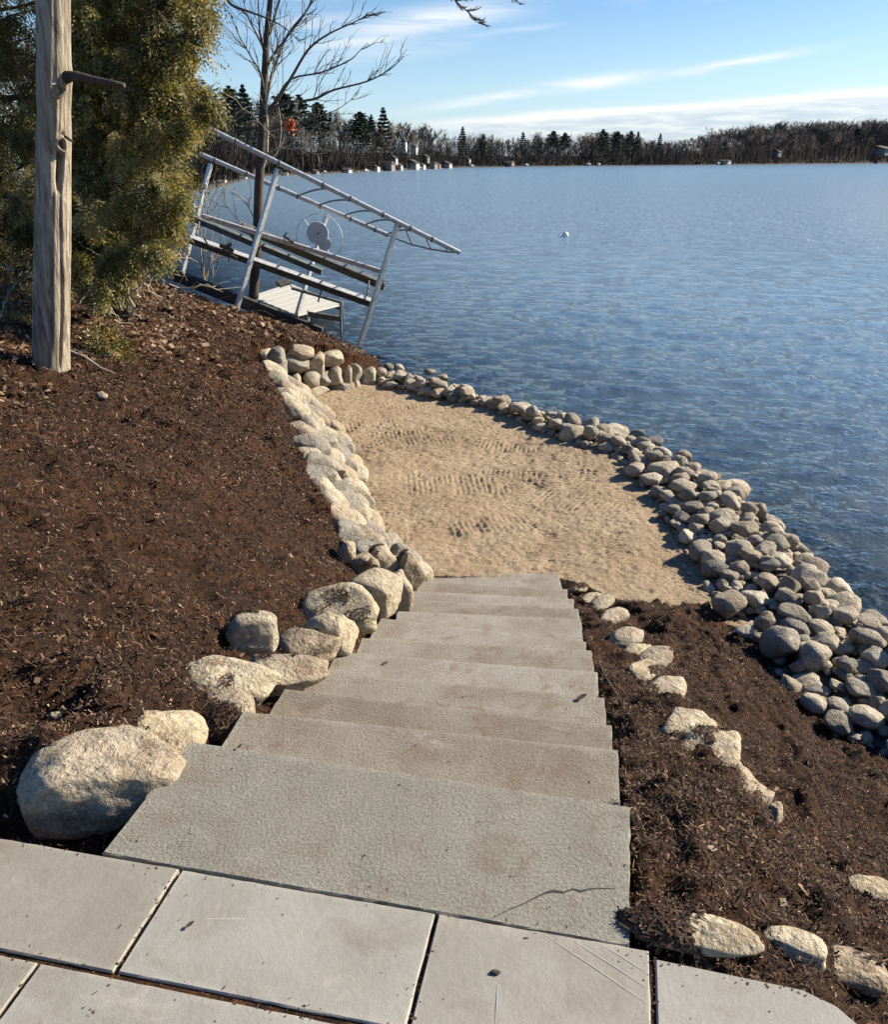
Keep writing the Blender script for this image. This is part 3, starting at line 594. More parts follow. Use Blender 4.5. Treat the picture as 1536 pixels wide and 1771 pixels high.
G1 = 'boulders edging the left side of the steps'
boulder('boulder', 'largest boulder, pale and speckled, beside the top step near the patio', (44, 1270, 330, 1447), -.14, 5, q=.66, lift=.70, sub=5, group=G1, rot=.38, fine=.045, cuts=8, lump=.14, boxy=.15)
boulder('boulder', 'long rounded boulder right behind the largest boulder at the top step corner', (139, 1220, 360, 1372), -.16, 15, q=1.0, lift=.75, sub=5, group=G1, cuts=8, lump=.2)
boulder('boulder', 'white sunlit boulder cut off by the left edge of the photo', (-70, 1300, 20, 1408), -.1, 9, q=1, lift=.8, sub=4, group=G1)
boulder('boulder', 'low cream rock with mulch on its back beside the second step', (302, 1200, 438, 1284), -.22, 22, q=.8, lift=.3, sub=4, group=G1)
boulder('boulder', 'brown topped peaked boulder beside the third step', (322, 1140, 480, 1232), -.34, 23, q=.7, lift=.5, sub=4, group=G1, cuts=10)
boulder('boulder', 'flat topped white boulder touching the fourth step', (436, 1128, 562, 1203), -.42, 34, q=.75, lift=.5, sub=4, group=G1, cuts=9, boxy=.4)
boulder('boulder', 'dark dirty boulder standing in the mulch away from the steps', (401, 1057, 480, 1130), -.40, 35, q=.8, lift=.8, sub=4, group=G1, cuts=9, mat='riprap')
boulder('boulder', 'smooth low boulder beside the fifth step, behind the dark dirty boulder', (480, 1088, 582, 1145), -.55, 46, q=.7, lift=.6, group=G1)
boulder('boulder', 'cracked cream boulder beside the sixth step', (534, 1058, 618, 1132), -.62, 47, q=.8, lift=.7, group=G1, cuts=9)
boulder('boulder', 'big blocky boulder with a dark shadowed back and ridged lit side', (532, 1014, 660, 1100), -.80, 58, q=.8, lift=.8, group=G1, cuts=11, boxy=.4, fine=.05)
boulder('boulder', 'smooth upright boulder beside the seventh step', (592, 985, 690, 1070), -.95, 59, q=.7, lift=.8, group=G1)
boulder('boulder', 'rounded boulder next to the ninth step', (646, 986, 714, 1058), -1.15, 60, q=.8, lift=.8, group=G1)
boulder('boulder', 'big ridged boulder where the bottom step meets the sand', (680, 950, 735, 1030), -1.42, 61, q=.8, lift=.8, group=G1)
boulder('boulder', 'square boulder at the near end of the stone wall', (642, 942, 690, 998), -1.25, 62, q=.8, lift=.8, group=G1, boxy=.5)
boulder('boulder', 'round pale boulder above the square boulder at the wall end', (606, 955, 654, 995), -1.15, 63, q=.8, lift=.7, group=G1)
boulder('boulder', 'egg shaped white boulder standing on end in the mulch at the wall top', (584, 934, 617, 978), -1.08, 64, q=.8, lift=.8, group=G1)
boulder('small_stone', 'small tan stone lying in the mulch behind the largest boulder', (82, 1229, 107, 1247), -.02, 71, q=.8, lift=.4, sub=3, cat='stone')
boulder('small_stone', 'small pale stone in the mulch right of the grey tree trunk', (163, 676, 188, 693), -.25, 72, q=.8, lift=.4, sub=3, cat='stone')
G2 = 'boulders set in a row through the mulch right of the steps'
for i, (bx, z, lab) in enumerate([((990, 1002, 1023, 1027), -1.60, 'small white boulder at the sand end of the right hand row'), ((1014, 1020, 1049, 1048), -1.52, 'small grey boulder, second from the sand in the right hand row'), ((1196, 1268, 1250, 1318), -.62, 'angular cream boulder bedded between two larger ones low in the right hand row'), ((1092, 1136, 1140, 1172), -1.0, 'small cream boulder tucked against the near side of the curved dark backed one'), ((1278, 1345, 1335, 1388), -.46, 'low pale boulder nearly lost in mulch before the last upright one, right hand row'), ((1028, 1026, 1062, 1052), -1.48, 'small pale boulder squeezed in near the sand end of the right hand row'), ((1088, 1100, 1130, 1140), -1.2, 'little cream boulder wedged below the dome shaped one in the right hand row'), ((1180, 1222, 1215, 1262), -.8, 'flat cream boulder wedged right of the largest one in the right hand row'),
        ((1040, 1036, 1088, 1084), -1.42, 'round white boulder, third from the sand in the right hand row'), ((1062, 1078, 1113, 1122), -1.28, 'dome shaped boulder half buried by mulch near the middle steps'),
        ((1111, 1112, 1168, 1158), -1.08, 'dark backed curved boulder beside the fifth step mulch'), ((1108, 1145, 1192, 1234), -.95, 'largest boulder of the right hand row with a lumpy cream top'),
        ((1150, 1200, 1245, 1290), -.78, 'ragged boulder downhill of the largest one in the right hand row'), ((1190, 1236, 1285, 1338), -.68, 'long pale yellow boulder in the right hand row, mulch lapping its left side'),
        ((1240, 1300, 1316, 1374), -.52, 'thin pale boulder strip showing above mulch, second nearest the patio in the right hand row'), ((1326, 1373, 1360, 1434), -.42, 'narrow upright white boulder alone in the mulch, nearest the patio in the right hand row')]):
    bw, bh = bx[2] - bx[0], bx[3] - bx[1]; z = surfR((bx[0] + bx[2]) / 2, bx[1] * .4 + bx[3] * .6, z)[2]; boulder('boulder', lab, (bx[0] - bw * .34, bx[1] - 4, bx[2] + bw * .10, bx[3] + bh * .42), z + .03, 100 + i * 7, q=1.9, lift=.5, group=G2, cuts=9, tilt=.12, sub=4, fine=.06, lump=.2, rot=-.7)
G3 = 'boulders set in mulch along the curved patio edge'
for i, (bx, z, lab) in enumerate([((1086, 1582, 1306, 1650), -.12, 'long flat cream boulder between the top step and the curved patio edge'), ((1326, 1612, 1420, 1676), -.20, 'twisted tan boulder in mulch, middle one along the curved patio edge'),
        ((1406, 1646, 1528, 1722), -.24, 'broad pale boulder at the right along the curved patio edge'), ((1475, 1522, 1545, 1570), -.58, 'small half buried white boulder at the right edge of the photo')]):
    bw, bh = bx[2] - bx[0], bx[3] - bx[1]; z = surfR((bx[0] + bx[2]) / 2, bx[1] * .3 + bx[3] * .7, z)[2] + (.035 if i == 0 else 0); boulder('boulder', lab, (bx[0] - 8, bx[1] - 3, bx[2] + 8, bx[3] - bh * .10), z + .03, 200 + i * 7, q=.8, lift=.1, group=G3, cuts=5, sub=4, lump=.16, fine=.05, rot=-.25, tilt=.05)

# --- retaining wall: dry stacked stones, each a part
wall = thing('retaining_wall', 'dry stacked fieldstone retaining wall curving along the left and far side of the sand', 'stone wall', WBASE[4])
SHAPES = [mesh_data('stone', *rock_shape(300 + k, 4, 9, .10, .04, .9, .25 if k % 2 else .1), M['wallrock'], True) for k in range(16)]
def put_stone(parent, c, half, rot, k, name='stone', lib=None):
    o = bpy.data.objects.new(name, (lib or SHAPES)[k % len(lib or SHAPES)]); COL.objects.link(o); o.parent = parent
    o.location = tuple(np.array(c) - wloc(parent)); o.scale = tuple(map(float, half)); o.rotation_euler = rot; return o
_v, _f = [], []
for k, s_ in enumerate(np.linspace(0, 8.9, 60)):
    for t in np.linspace(-.1, 1.0, 6): p = lerp_path(WBASE, [s_])[0]; p = p + (lerp_path(WTOP, [s_])[0] - p) * t; _v.append(p + np.array((-.07, -.02, -.07 + .03 * math.sin(k * 1.9 + t * 9))))
for k in range(59):
    for j in range(5): _f.append((6 * k + j, 6 * k + j + 1, 6 * k + j + 7, 6 * k + j + 6))
obj('soil_backing', _v, _f, M['soil'], wall, smooth=True)
r = random.Random(4)
NW = 4
for j in range(NW):
    t = (j + .5) / NW; s = .06 * j
    while s < len(WBASE) - 1.35:
        b = lerp_path(WBASE, [s])[0]; tp = lerp_path(WTOP, [s])[0]; p = b + (tp - b) * t
        q2 = lerp_path(WBASE, [min(s + .3, len(WBASE) - 1.001)])[0]; tg = q2 - lerp_path(WBASE, [max(s - .3, 0)])[0]; yaw = math.atan2(tg[1], tg[0])
        hgt = np.linalg.norm(tp - b) / NW; w = r.uniform(.26, .46); seg = np.linalg.norm(lerp_path(WBASE, [min(s + .1, 8.99)])[0] - b) / .1 + 1e-6
        face = math.atan2(tp[2] - b[2], math.hypot(tp[0] - b[0], tp[1] - b[1]))
        put_stone(wall, p + np.array((-.03 + r.uniform(-.03, .03), 0, -.02 + r.uniform(-.03, .02))), (w * .44, hgt * .50, .14), (face * .9 + r.uniform(-.15, .15), r.uniform(-.2, .2), yaw + r.uniform(-.2, .2)), r.randrange(16))
        s += w * .92 / seg
for k, (x0, y0, x1, y1) in enumerate([(85, 95, 165, 210), (165, 150, 240, 245), (200, 135, 310, 215), (315, 135, 460, 200), (305, 190, 432, 290), (430, 180, 548, 298), (530, 165, 635, 250), (245, 212, 328, 300), (540, 248, 640, 330),
        (640, 245, 700, 335), (680, 240, 755, 325), (740, 255, 840, 375), (320, 290, 405, 375), (405, 275, 505, 365), (498, 285, 570, 375), (416, 345, 550, 415), (557, 322, 695, 402), (690, 305, 755, 382), (350, 372, 420, 432), (255, 295, 345, 380), (270, 360, 352, 430), (120, 200, 200, 270), (190, 240, 262, 300)]):
    u0, v0, u1, v1 = 400 + x0 / 3.339, 560 + y0 / 3.339, 400 + x1 / 3.339, 560 + y1 / 3.339
    uc, vc = (u0 + u1) / 2, (v0 + v1) / 2; f = (uc - 500) / 150.0
    Yd = 11.55 + max(-.1, f) * 1.15 + (690 - vc) / 100 * .18; c = D(uc, vc, Yd); dep = c[1] * CT + (H - c[2]) * ST
    put_stone(wall, c, ((u1 - u0) / 2 * dep / F * 1.27, .24, (v1 - v0) / 2 * dep / F * 1.30), (r.uniform(-.1, .1), r.uniform(-.1, .1), r.uniform(-.1, .2)), r.randrange(16))

# --- riprap along the shore: one revetment whose rocks are its parts
rip = thing('rock_revetment', 'long bank of loose grey and tan rocks between the sand and the lake', 'rock bank', mound([6], [.8])[0])
RSH = [mesh_data('stone', *rock_shape(500 + k, 3, [7, 11, 15, 18][k % 4], .18, .05, .93, [.0, .1, .35, .0][k % 4]), M['riprap'], True) for k in range(28)]
Z6 = [(720,370,850,470),(870,485,945,570),(810,480,890,560),(345,280,520,350),(305,330,425,400),(460,330,560,390),(595,330,690,395),(620,375,710,425),(505,410,590,490),(590,420,700,490),(410,432,495,490),(525,480,620,555),(620,480,695,530),(430,490,520,560),(455,570,530,618),(540,530,665,620),(655,548,752,640),(760,565,905,650),(940,610,1040,690),(565,675,635,727),(490,620,600,685),(660,640,735,700),(725,668,835,715),(835,640,920,700),(920,650,1060,740),(800,700,918,790),(955,728,1055,805),(1060,740,1180,800),(1060,790,1220,915),(900,755,1000,830),(890,830,990,915),(750,765,850,840),(705,810,800,880),(990,845,1110,950),(665,900,835,1065),(805,908,955,1005),(990,915,1100,1000),(1225,865,1360,985),(1120,910,1230,1005),(1155,980,1250,1085),(990,985,1170,1110),(1240,990,1400,1095),(875,1020,1000,1140),(900,1080,1090,1270),(1150,1060,1265,1145),(1345,1100,1530,1225),(1150,1125,1305,1230),(1415,1200,1560,1300),(1090,1170,1250,1320),(1275,1225,1380,1350),(1365,1265,1465,1320),(1050,1260,1135,1340),(1060,1340,1215,1420),(1285,1315,1370,1370),(1250,1365,1330,1420),(1335,1360,1490,1455),(1100,1385,1215,1440),(1105,1430,1230,1535),(1235,1455,1350,1530),(1350,1480,1505,1605),(1220,1530,1370,1640),(1335,1625,1410,1665),(1500,1470,1600,1560),(775,1085,880,1170),(310,150,420,215),(470,220,560,285),(250,120,330,190),(160,155,240,210),(135,100,250,160),(30,105,105,165),(345,215,420,285),(225,280,340,365),(250,215,315,265),(640,330,720,380),(1400,1020,1530,1090),(1280,930,1390,1030)]
Z1 = [(970,190,1060,260),(1060,200,1110,250),(1120,190,1220,250),(1040,250,1085,285),(930,170,990,215),(870,165,920,195),(790,120,825,160),(850,125,900,175),(690,100,760,135),(650,105,685,130),(510,35,570,75),(450,25,495,65)]
Z3 = [(875,225,935,270),(935,232,1000,280),(1065,315,1130,370),(1150,315,1245,385),(860,320,950,360),(765,235,822,270),(1105,250,1180,300),(1190,290,1260,330),(1380,435,1430,475),(1430,430,1536,475),(930,280,1010,330)]
boxes = [(1000 + a / 2.866, 700 + b / 2.866, 1000 + c / 2.866, 700 + d / 2.866) for a, b, c, d in Z6] + [(500 + a / 2.0757, 640 + b / 2.0757, 500 + c / 2.0757, 640 + d / 2.0757) for a, b, c, d in Z1] + [(400 + a / 3.339, 560 + b / 3.339, 400 + c / 3.339, 560 + d / 3.339) for a, b, c, d in Z3]
placed = []
for k, bx in enumerate(boxes):
    zg = -1.6
    for _ in range(4):
        c, rx, ry, rz = solve_size(*bx, zg, .95, .75); zg = max(mound_z(c[0], c[1]), -1.75) + .02
    sc = min(1.0, .30 / max(rx, .01))
    rx, ry, rz = rx * 1.06, max(ry, rx * .6) * 1.06, min(max(rz, rx * .45), rx * 1.1)
    put_stone(rip, c, (rx, ry, rz), (r.uniform(-.2, .2), r.uniform(-.25, .25), r.uniform(-.3, .3)), r.randrange(28), lib=RSH); placed.append((c[0], c[1], c[2], max(rx, ry)))
n0 = len(placed)
rr = random.Random(12)
def scatter(count, tries, rlo, rhi, zl, spread, tlo, thi, lib, collect):
    n = 0
    for _ in range(tries):
        if n >= count: break
        s = rr.uniform(0.2, len(INP) - 1.2); t = rr.uniform(tlo, thi); p = mound([s], [t])[0]
        R_ = rr.uniform(rlo, rhi) * (1.0 if p[1] < 8 else .9)
        if any((p[0] - a) ** 2 + (p[1] - b) ** 2 < (spread * (R_ + d)) ** 2 for a, b, c_, d in collect): continue
        zc = p[2] + R_ * zl; collect.append((p[0], p[1], zc, R_)); n += 1
        put_stone(rip, (p[0], p[1], zc), (R_ * rr.uniform(.95, 1.3), R_ * rr.uniform(.75, 1.0), R_ * rr.uniform(.55, .85)), (rr.uniform(-.4, .4), rr.uniform(-.4, .4), rr.uniform(0, 6.28)), rr.randrange(28), lib=lib)
    return n
scatter(120, 9000, .10, .15, .45, .62, .10, 1.5, RSH, placed)
left = 298 - len(placed)
scatter(left, 12000, .055, .09, .7, .50, .02, 1.7, RSH, placed)
# the smallest cobbles that chink the gaps: beyond counting
V0, F0 = ICO[2]; cv, cf = [], []
for k in range(1500):
    s = rr.uniform(0, len(INP) - 1.01); t = min(max(rr.gauss(.55, .55), -.08), 1.9); p = mound([s], [t])[0]; R_ = rr.uniform(.018, .055) if t > .05 else rr.uniform(.008, .02)
    Vv, _ = (RC[k % 12] if k >= 12 else (None, None)) if 'RC' in globals() else (None, None)
    if Vv is None:
        if 'RC' not in globals(): RC = [rock_shape(900 + q_, 2, 6, .15, .03) for q_ in range(12)]
        Vv = RC[k % 12][0]
    V = Vv * np.array((R_ * rr.uniform(.9, 1.5), R_, R_ * .7)) @ rotm(rr.uniform(-.4, .4), rr.uniform(-.4, .4), rr.uniform(0, 6)).T + p + np.array((0, 0, R_ * .3))
    cf.append(F0 + len(V0) * k); cv.append(V)
o = obj('cobbles', np.concatenate(cv), np.concatenate(cf), M['riprap'], rip, smooth=True); tag(o, kind='stuff')

# ------------------------------------------------------------------ staircase
def slab_mesh(c4, top, th, seed, nx=44, ny=16, rag=.004, cut=None):
    """c4: near-left, near-right, far-right, far-left corners; worn, slightly uneven edges and a chamfer"""
    nl, nr, fr, fl = [np.array(p[:2], float) for p in c4]
    us = np.concatenate([[0], np.linspace(0, 1, nx)[0:], [1]]); vs = np.concatenate([[0], np.linspace(0, 1, ny)[0:], [1]])
    W = np.linalg.norm(nr - nl); Dp = np.linalg.norm(fl - nl); ch = .0025
    us = np.clip(np.concatenate([[0, ch / W], np.linspace(.02, .98, nx), [1 - ch / W, 1]]), 0, 1); vs = np.clip(np.concatenate([[0, ch / Dp], np.linspace(.06, .94, ny), [1 - ch / Dp, 1]]), 0, 1)
    U, Vv = np.meshgrid(us, vs); p = (1 - Vv)[..., None] * ((1 - U)[..., None] * nl + U[..., None] * nr) + Vv[..., None] * ((1 - U)[..., None] * fl + U[..., None] * fr)
    x, y = p[..., 0].ravel(), p[..., 1].ravel(); b = ((U == 0) | (U == 1) | (Vv == 0) | (Vv == 1)).ravel()
    n1 = fbm(v3(x, y) * 25 + seed, seed, 3); n2 = fbm(v3(x, y, .5) * 30 + seed * 2, seed + 3, 3)
    cx, cy = x.mean(), y.mean(); dx, dy = x - cx, y - cy; L = np.hypot(dx, dy) + 1e-9
    x = x + np.where(b, n1 * rag, 0) * dx / L; y = y + np.where(b, n2 * rag, 0) * dy / L
    z = np.full_like(x, top) + fbm(v3(x, y) * 14 + seed, seed, 3) * rag * .35; z = np.where(b, top - ch + n1 * .002, z)
    m, k = U.shape; I = np.arange(m * k).reshape(m, k)
    q = [tuple(t) for t in np.stack([I[:-1, :-1].ravel(), I[:-1, 1:].ravel(), I[1:, 1:].ravel(), I[1:, :-1].ravel()], 1)]
    rim = list(I[0, :]) + list(I[1:, -1]) + list(I[-1, -2::-1]) + list(I[-2:0:-1, 0]); n = len(x); V = np.stack([x, y, z], 1)
    low = V[rim].copy(); low[:, 2] = top - th; mid = V[rim].copy(); mid[:, 2] = top - th * .5; mid[:, :2] += np.stack([fbm(mid * 20 + seed, seed, 2), fbm(mid * 20 + 9 + seed, seed, 2)], 1) * rag * 1.2
    V = np.concatenate([V, mid, low]); R_ = len(rim)
    for i in range(R_):
        j = (i + 1) % R_; q.append((rim[i], n + i, n + j, rim[j])); q.append((n + i, n + R_ + i, n + R_ + j, n + j))
    q.append(tuple(n + R_ + i for i in range(R_)))
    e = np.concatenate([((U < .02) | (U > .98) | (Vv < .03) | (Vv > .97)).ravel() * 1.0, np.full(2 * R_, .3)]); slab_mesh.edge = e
    return V, q
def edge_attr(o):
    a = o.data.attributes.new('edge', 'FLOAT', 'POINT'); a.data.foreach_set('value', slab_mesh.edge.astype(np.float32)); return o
stairs = thing('staircase', 'straight flight of wide grey textured slab steps descending from the patio to the sand', 'steps', SW(1.5, -.5, -1.7))
for i in range(12):
    z = -.15 * i
    if i == 0: nl, nr = SW(1.297, -1.09), SW(1.292, .126)
    else:
        d = (FL[i - 1] - FL[i]); nl = FL[i] + d * 0 ; w = FR[i] - FL[i]; run = (FL[i - 1] + FR[i - 1]) / 2 - (FL[i] + FR[i]) / 2; run[2] = 0
        dirn = np.array((w[1], -w[0], 0)); dirn /= np.linalg.norm(dirn); dl = abs(np.dot(run, dirn)) + .05; nl = FL[i] + dirn * dl; nr = FR[i] + dirn * dl
    th = .146 if i < 11 else .2
    V, q = slab_mesh((nl, nr, FR[i], FL[i]), z, th, 40 + i, nx=60, ny=20, rag=.006)
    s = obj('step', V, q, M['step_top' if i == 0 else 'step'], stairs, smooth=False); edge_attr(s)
    if i == 0:
        s['label'] = 'top step, paler grey, cracked at its right corner'
        mb = MB(); pts = [P(u, v, .0016) for u, v in [(852, 1588), (880, 1573), (905, 1563), (930, 1550), (945, 1543), (958, 1540), (975, 1543), (992, 1537), (1005, 1541), (1020, 1537), (1040, 1536), (1065, 1537)]]
        w_ = [.0006, .001, .0012, .0014, .002, .0028, .002, .0018, .0026, .0016, .0015, .0006]; VV = []; 
        for k, p in enumerate(pts): VV += [p + np.array((0, w_[k], 0)), p - np.array((0, w_[k], 0))]
        mb.add(VV, [(2 * k, 2 * k + 1, 2 * k + 3, 2 * k + 2) for k in range(len(pts) - 1)]); mb.build('crack', M['crack'], s)

# ------------------------------------------------------------------ patio: bedding with pavers as its parts
bed = tag(obj('patio', *(lambda pl: ([(*p[:2], -.006) for p in pl] + [(*p[:2], -.25) for p in pl], [tuple(range(len(pl)))] + [(i, i + len(pl), (i + 1) % len(pl) + len(pl), (i + 1) % len(pl)) for i in range(len(pl))]))(
    [SW(1.27, -2.1), SW(-1.3, -2.1), SW(-1.3, 1.45), SW(.2, 1.40), SW(.7, 1.1), SW(.98, .76), SW(1.19, .55), SW(1.235, .46), SW(1.262, .18)][::-1]), M['mulch']), kind='structure')
g = .0045
def paver(c4, seed):
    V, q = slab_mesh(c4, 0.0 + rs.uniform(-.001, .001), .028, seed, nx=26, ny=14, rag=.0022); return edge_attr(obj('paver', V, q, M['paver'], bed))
row0 = [-2.08, -1.48, -.886, -.283, .169]
for k in range(4): paver((SW(1.020, row0[k] + g), SW(1.020 , row0[k + 1] - g), SW(1.289, row0[k + 1] - g), SW(1.289, row0[k] + g)) if k < 2 else (SW(1.022 if k == 2 else .73, row0[k] + g), SW(1.022 if k == 2 else .73, row0[k + 1] - g), SW(1.289, row0[k + 1] - g), SW(1.289, row0[k] + g)), 60 + k)
# curved end paver
cp = [SW(.76, .169 + g + .003), SW(1.272, .169 + g + .003), SW(1.262, .457), SW(1.240, .515), SW(1.20, .556), SW(1.10, .65), SW(.98, .75), SW(.76, .93)]
n_ = len(cp); ctr = sum(cp) / n_; ins_ = [p + (ctr - p) / np.linalg.norm(ctr - p) * .004 for p in cp]
VV = [(*p[:2], 0) for p in ins_] + [(*p[:2], -.004) for p in cp] + [(*p[:2], -.028) for p in cp]
obj('paver', VV, [tuple(range(n_ - 1, -1, -1))] + [(i, (i + 1) % n_, (i + 1) % n_ + n_, i + n_) for i in range(n_)] + [(i + n_, (i + 1) % n_ + n_, (i + 1) % n_ + 2 * n_, i + 2 * n_) for i in range(n_)], M['paver'], bed)
rows = [(1.008, .735, [-2.08, -1.65, -1.049, -.283]), (.723, .40, [-2.08, -1.4, -.6, .1, .72]), (.39, -.1, [-2.08, -1.1, -.4, .4, 1.1]), (-.11, -.6, [-2.08, -1.3, -.3, .5, 1.3]), (-.61, -1.28, [-2.08, -1.1, -.2, .6, 1.3])]
for a1, a0, xs in rows:
    for k in range(len(xs) - 1): paver((SW(a0, xs[k] + g), SW(a0, xs[k + 1] - g), SW(a1, xs[k + 1] - g), SW(a1, xs[k] + g)), 70 + k + int(a1 * 10))
#PART2
M['scratch'] = simple('pale_scratch', (0.44, 0.43, 0.40), .8, 0, .5, 40)
for (u0, v0, u1, v1) in [(946, 1617, 1121, 1735), (993, 1626, 1123, 1709), (1043, 1634, 1123, 1683), (862, 1700, 858, 1770)]:
    a_, b_ = P(u0, v0, .0018), P(u1, v1, .0018); d_ = (b_ - a_) / np.linalg.norm(b_ - a_); n_ = np.array((-d_[1], d_[0], 0)) * .0009
    obj('scratch', [a_ - n_ * .3, a_ * .5 + b_ * .5 - n_, b_ - n_ * .3, b_ + n_ * .3, a_ * .5 + b_ * .5 + n_, a_ + n_ * .3], [(0, 1, 4, 5), (1, 2, 3, 4)], M['scratch'], bed)
# ------------------------------------------------------------------ loose ribbons, leaves and needles as real little faces
def quads_obj(name, C0, A, B, rnd, mat, parent=None, fold=None):
    """quads centred C0 with half axes A, B; rnd is one value per quad; fold bends the middle"""
    n = len(C0)
    if fold is None:
        V = np.stack([C0 - A, C0 - B, C0 + A, C0 + B], 1).reshape(-1, 3)     # slim diamonds
    else: V = np.stack([C0 - A - B, C0 + A - B, C0 + A + B, C0 - A + B], 1).reshape(-1, 3)
    Fc = np.arange(n * 4).reshape(n, 4); base = wloc(parent) if parent is not None else np.zeros(3)
    o = obj(name, V, Fc, mat, parent)
    a = o.data.attributes.new('rnd', 'FLOAT', 'POINT'); a.data.foreach_set('value', np.repeat(rnd, 4).astype(np.float32)); return o
def unit(v): return v / (np.linalg.norm(v, axis=1)[:, None] + 1e-12)
def shreds(name, data, n, seed, near, mat, lo, hi, wlo, whi, tilt=.8, region=None, power=1.0, lift=.014):
    x, y, z, io = data; rs_ = np.random.RandomState(seed)
    d = np.sqrt(x * x + y * y + 1); w = io * (1.0 / d ** near)
    if region is not None: w = w * region(x, y)
    w = w / w.sum(); idx = rs_.choice(len(x), n, p=w); c = np.stack([x[idx], y[idx], z[idx]], 1); c[:, :2] += rs_.uniform(-.012, .012, (n, 2)); c[:, 2] += rs_.uniform(-.002, lift, n)
    sz = np.clip(d[idx] / 5, .8, 2.0)
    an = rs_.uniform(0, 2 * math.pi, n); L = (lo + (hi - lo) * rs_.rand(n) ** 2.2) * np.sqrt(sz); W = rs_.uniform(wlo, whi, n) * sz
    A = np.stack([np.cos(an), np.sin(an), rs_.normal(0, tilt, n)], 1); A = unit(A); Bv = np.stack([-np.sin(an), np.cos(an), rs_.normal(0, .6, n)], 1); Bv = unit(Bv - A * (A * Bv).sum(1)[:, None])
    o = quads_obj(name, c, A * L[:, None] / 2, Bv * W[:, None] / 2, rs_.rand(n) ** power, mat, fold=1); tag(o, kind='stuff'); return o
shreds('mulch_shreds', dataL, 235000, 1, 1.0, M['shred'], .007, .038, .0022, .0075, region=lambda x, y: (y < 17) * np.clip(1.4 + 1.6 * fbm(v3(x, y) * 1.7, 51, 3), .15, 3))
shreds('mulch_shreds', dataR, 125000, 2, 1.2, M['shred'], .006, .026, .0014, .0050, region=lambda x, y: np.clip(1.4 + 1.6 * fbm(v3(x, y) * 2.2, 52, 3), .15, 3))
# mulch that has slipped over the boulders
bc, bn = [], []
for o_ in BOULDERS[2:]:
    me = o_.data; nf = len(me.polygons); c_ = np.empty(nf * 3, np.float32); n_ = np.empty(nf * 3, np.float32); me.polygons.foreach_get('center', c_); me.polygons.foreach_get('normal', n_); c_ = c_.reshape(-1, 3) + np.array(o_.location); n_ = n_.reshape(-1, 3); low_ = (c_[:, 2].max() - c_[:, 2]) / (np.ptp(c_[:, 2]) + 1e-9)
    k_ = (n_[:, 2] > .35) & (fbm(c_ * 7, 33, 3) + .55 * low_ - .25 - .6 * np.maximum(0, n_[:, 0]) > .06); bc.append(c_[k_]); bn.append(n_[k_])
bc, bn = np.concatenate(bc), np.concatenate(bn); r_ = np.random.RandomState(66); ii = r_.randint(0, len(bc), 16000); c_ = bc[ii] + bn[ii] * r_.uniform(.0, .006, (16000, 1)) + r_.normal(0, .006, (16000, 3)) * (1, 1, .2); a_ = unit(np.cross(bn[ii], r_.normal(size=(16000, 3))) + bn[ii] * r_.normal(0, .2, (16000, 1))); b_ = unit(np.cross(bn[ii], a_))
tag(quads_obj('mulch_shreds', c_, a_ * r_.uniform(.003, .013, (16000, 1)), b_ * r_.uniform(.0008, .0024, (16000, 1)), r_.rand(16000) * .93, M['shred'], fold=1), kind='stuff')
shreds('fallen_leaves', dataL, 700, 13, .8, M['leaf'], .02, .05, .012, .03, .4, lift=.02)
shreds('fallen_leaves', dataR, 260, 14, .8, M['leaf'], .015, .04, .01, .022, .4, lift=.015)
def litter_w(x, y):
    a = np.exp(-(((x + 3.3) / 1.6) ** 2 + ((y - 14.4) / 1.5) ** 2)) * 1.6
    b = ((y + 0.55 * x) > 3.8) * np.clip((-x - 2.3) / 1.2, 0, 1) * (y > 5.5) * .8
    return (a + b) * np.clip(.4 + 1.5 * fbm(v3(x, y) * 1.5, 61, 3), 0, 2)
shreds('fallen_leaves', dataL, 45000, 3, 0, M['leaf'], .02, .06, .008, .026, .6, region=litter_w, lift=.05)

def curvy(a, b, r0, r1, wob, n, rnd_, mb, sides=5):
    a, b = np.array(a, float), np.array(b, float); L = np.linalg.norm(b - a); pts = []
    off = np.zeros(3)
    for k in range(n + 1):
        t = k / n; pts.append(a + (b - a) * t + off * math.sin(math.pi * t))
        off = off + np.array([rnd_.gauss(0, 1) for _ in range(3)]) * L * wob
    mb.tube(pts, [r0 + (r1 - r0) * k / n for k in range(n + 1)], sides); return pts
# ------------------------------------------------------------------ grey trunk at the left
YT = 7.0
tb = D(88, 668, YT)
tree = thing('dead_tree', 'bare weathered grey tree trunk with knots and one broken branch stub, standing in the mulch', 'tree', tb)
def px_m(px, Y, v): return px * (Y * CT + (H - D(0, v, Y)[2]) * ST) / F
prof = [(88, 690, 33), (88, 650, 32), (88, 600, 30.5), (89, 500, 30), (91, 400, 30), (92, 300, 29), (93, 240, 29), (94, 190, 27), (94, 140, 29), (93, 90, 28), (92, 0, 28), (91, -140, 27), (90, -400, 25), (88, -800, 20)]
ring = []; cen = []
for (u, v, rp), (u2, v2, r2) in zip(prof[:-1], prof[1:]):
    m = max(2, int(abs(v2 - v) / 6))
    for k in range(m): t = k / m; ring.append((u + (u2 - u) * t, v + (v2 - v) * t, rp + (r2 - rp) * t))
NS = 144; V = []
for (u, v, rp) in ring:
    c = D(u, v, YT); rad = px_m(rp, YT, v)
    for k in range(NS):
        a = 2 * math.pi * k / NS
        V.append((c[0], c[1], c[2], a, rad, v))
V = np.array(V); a = V[:, 3]; z = V[:, 2]
pp = np.stack([np.cos(a) * 2.2, np.sin(a) * 2.2, z * .45], 1)
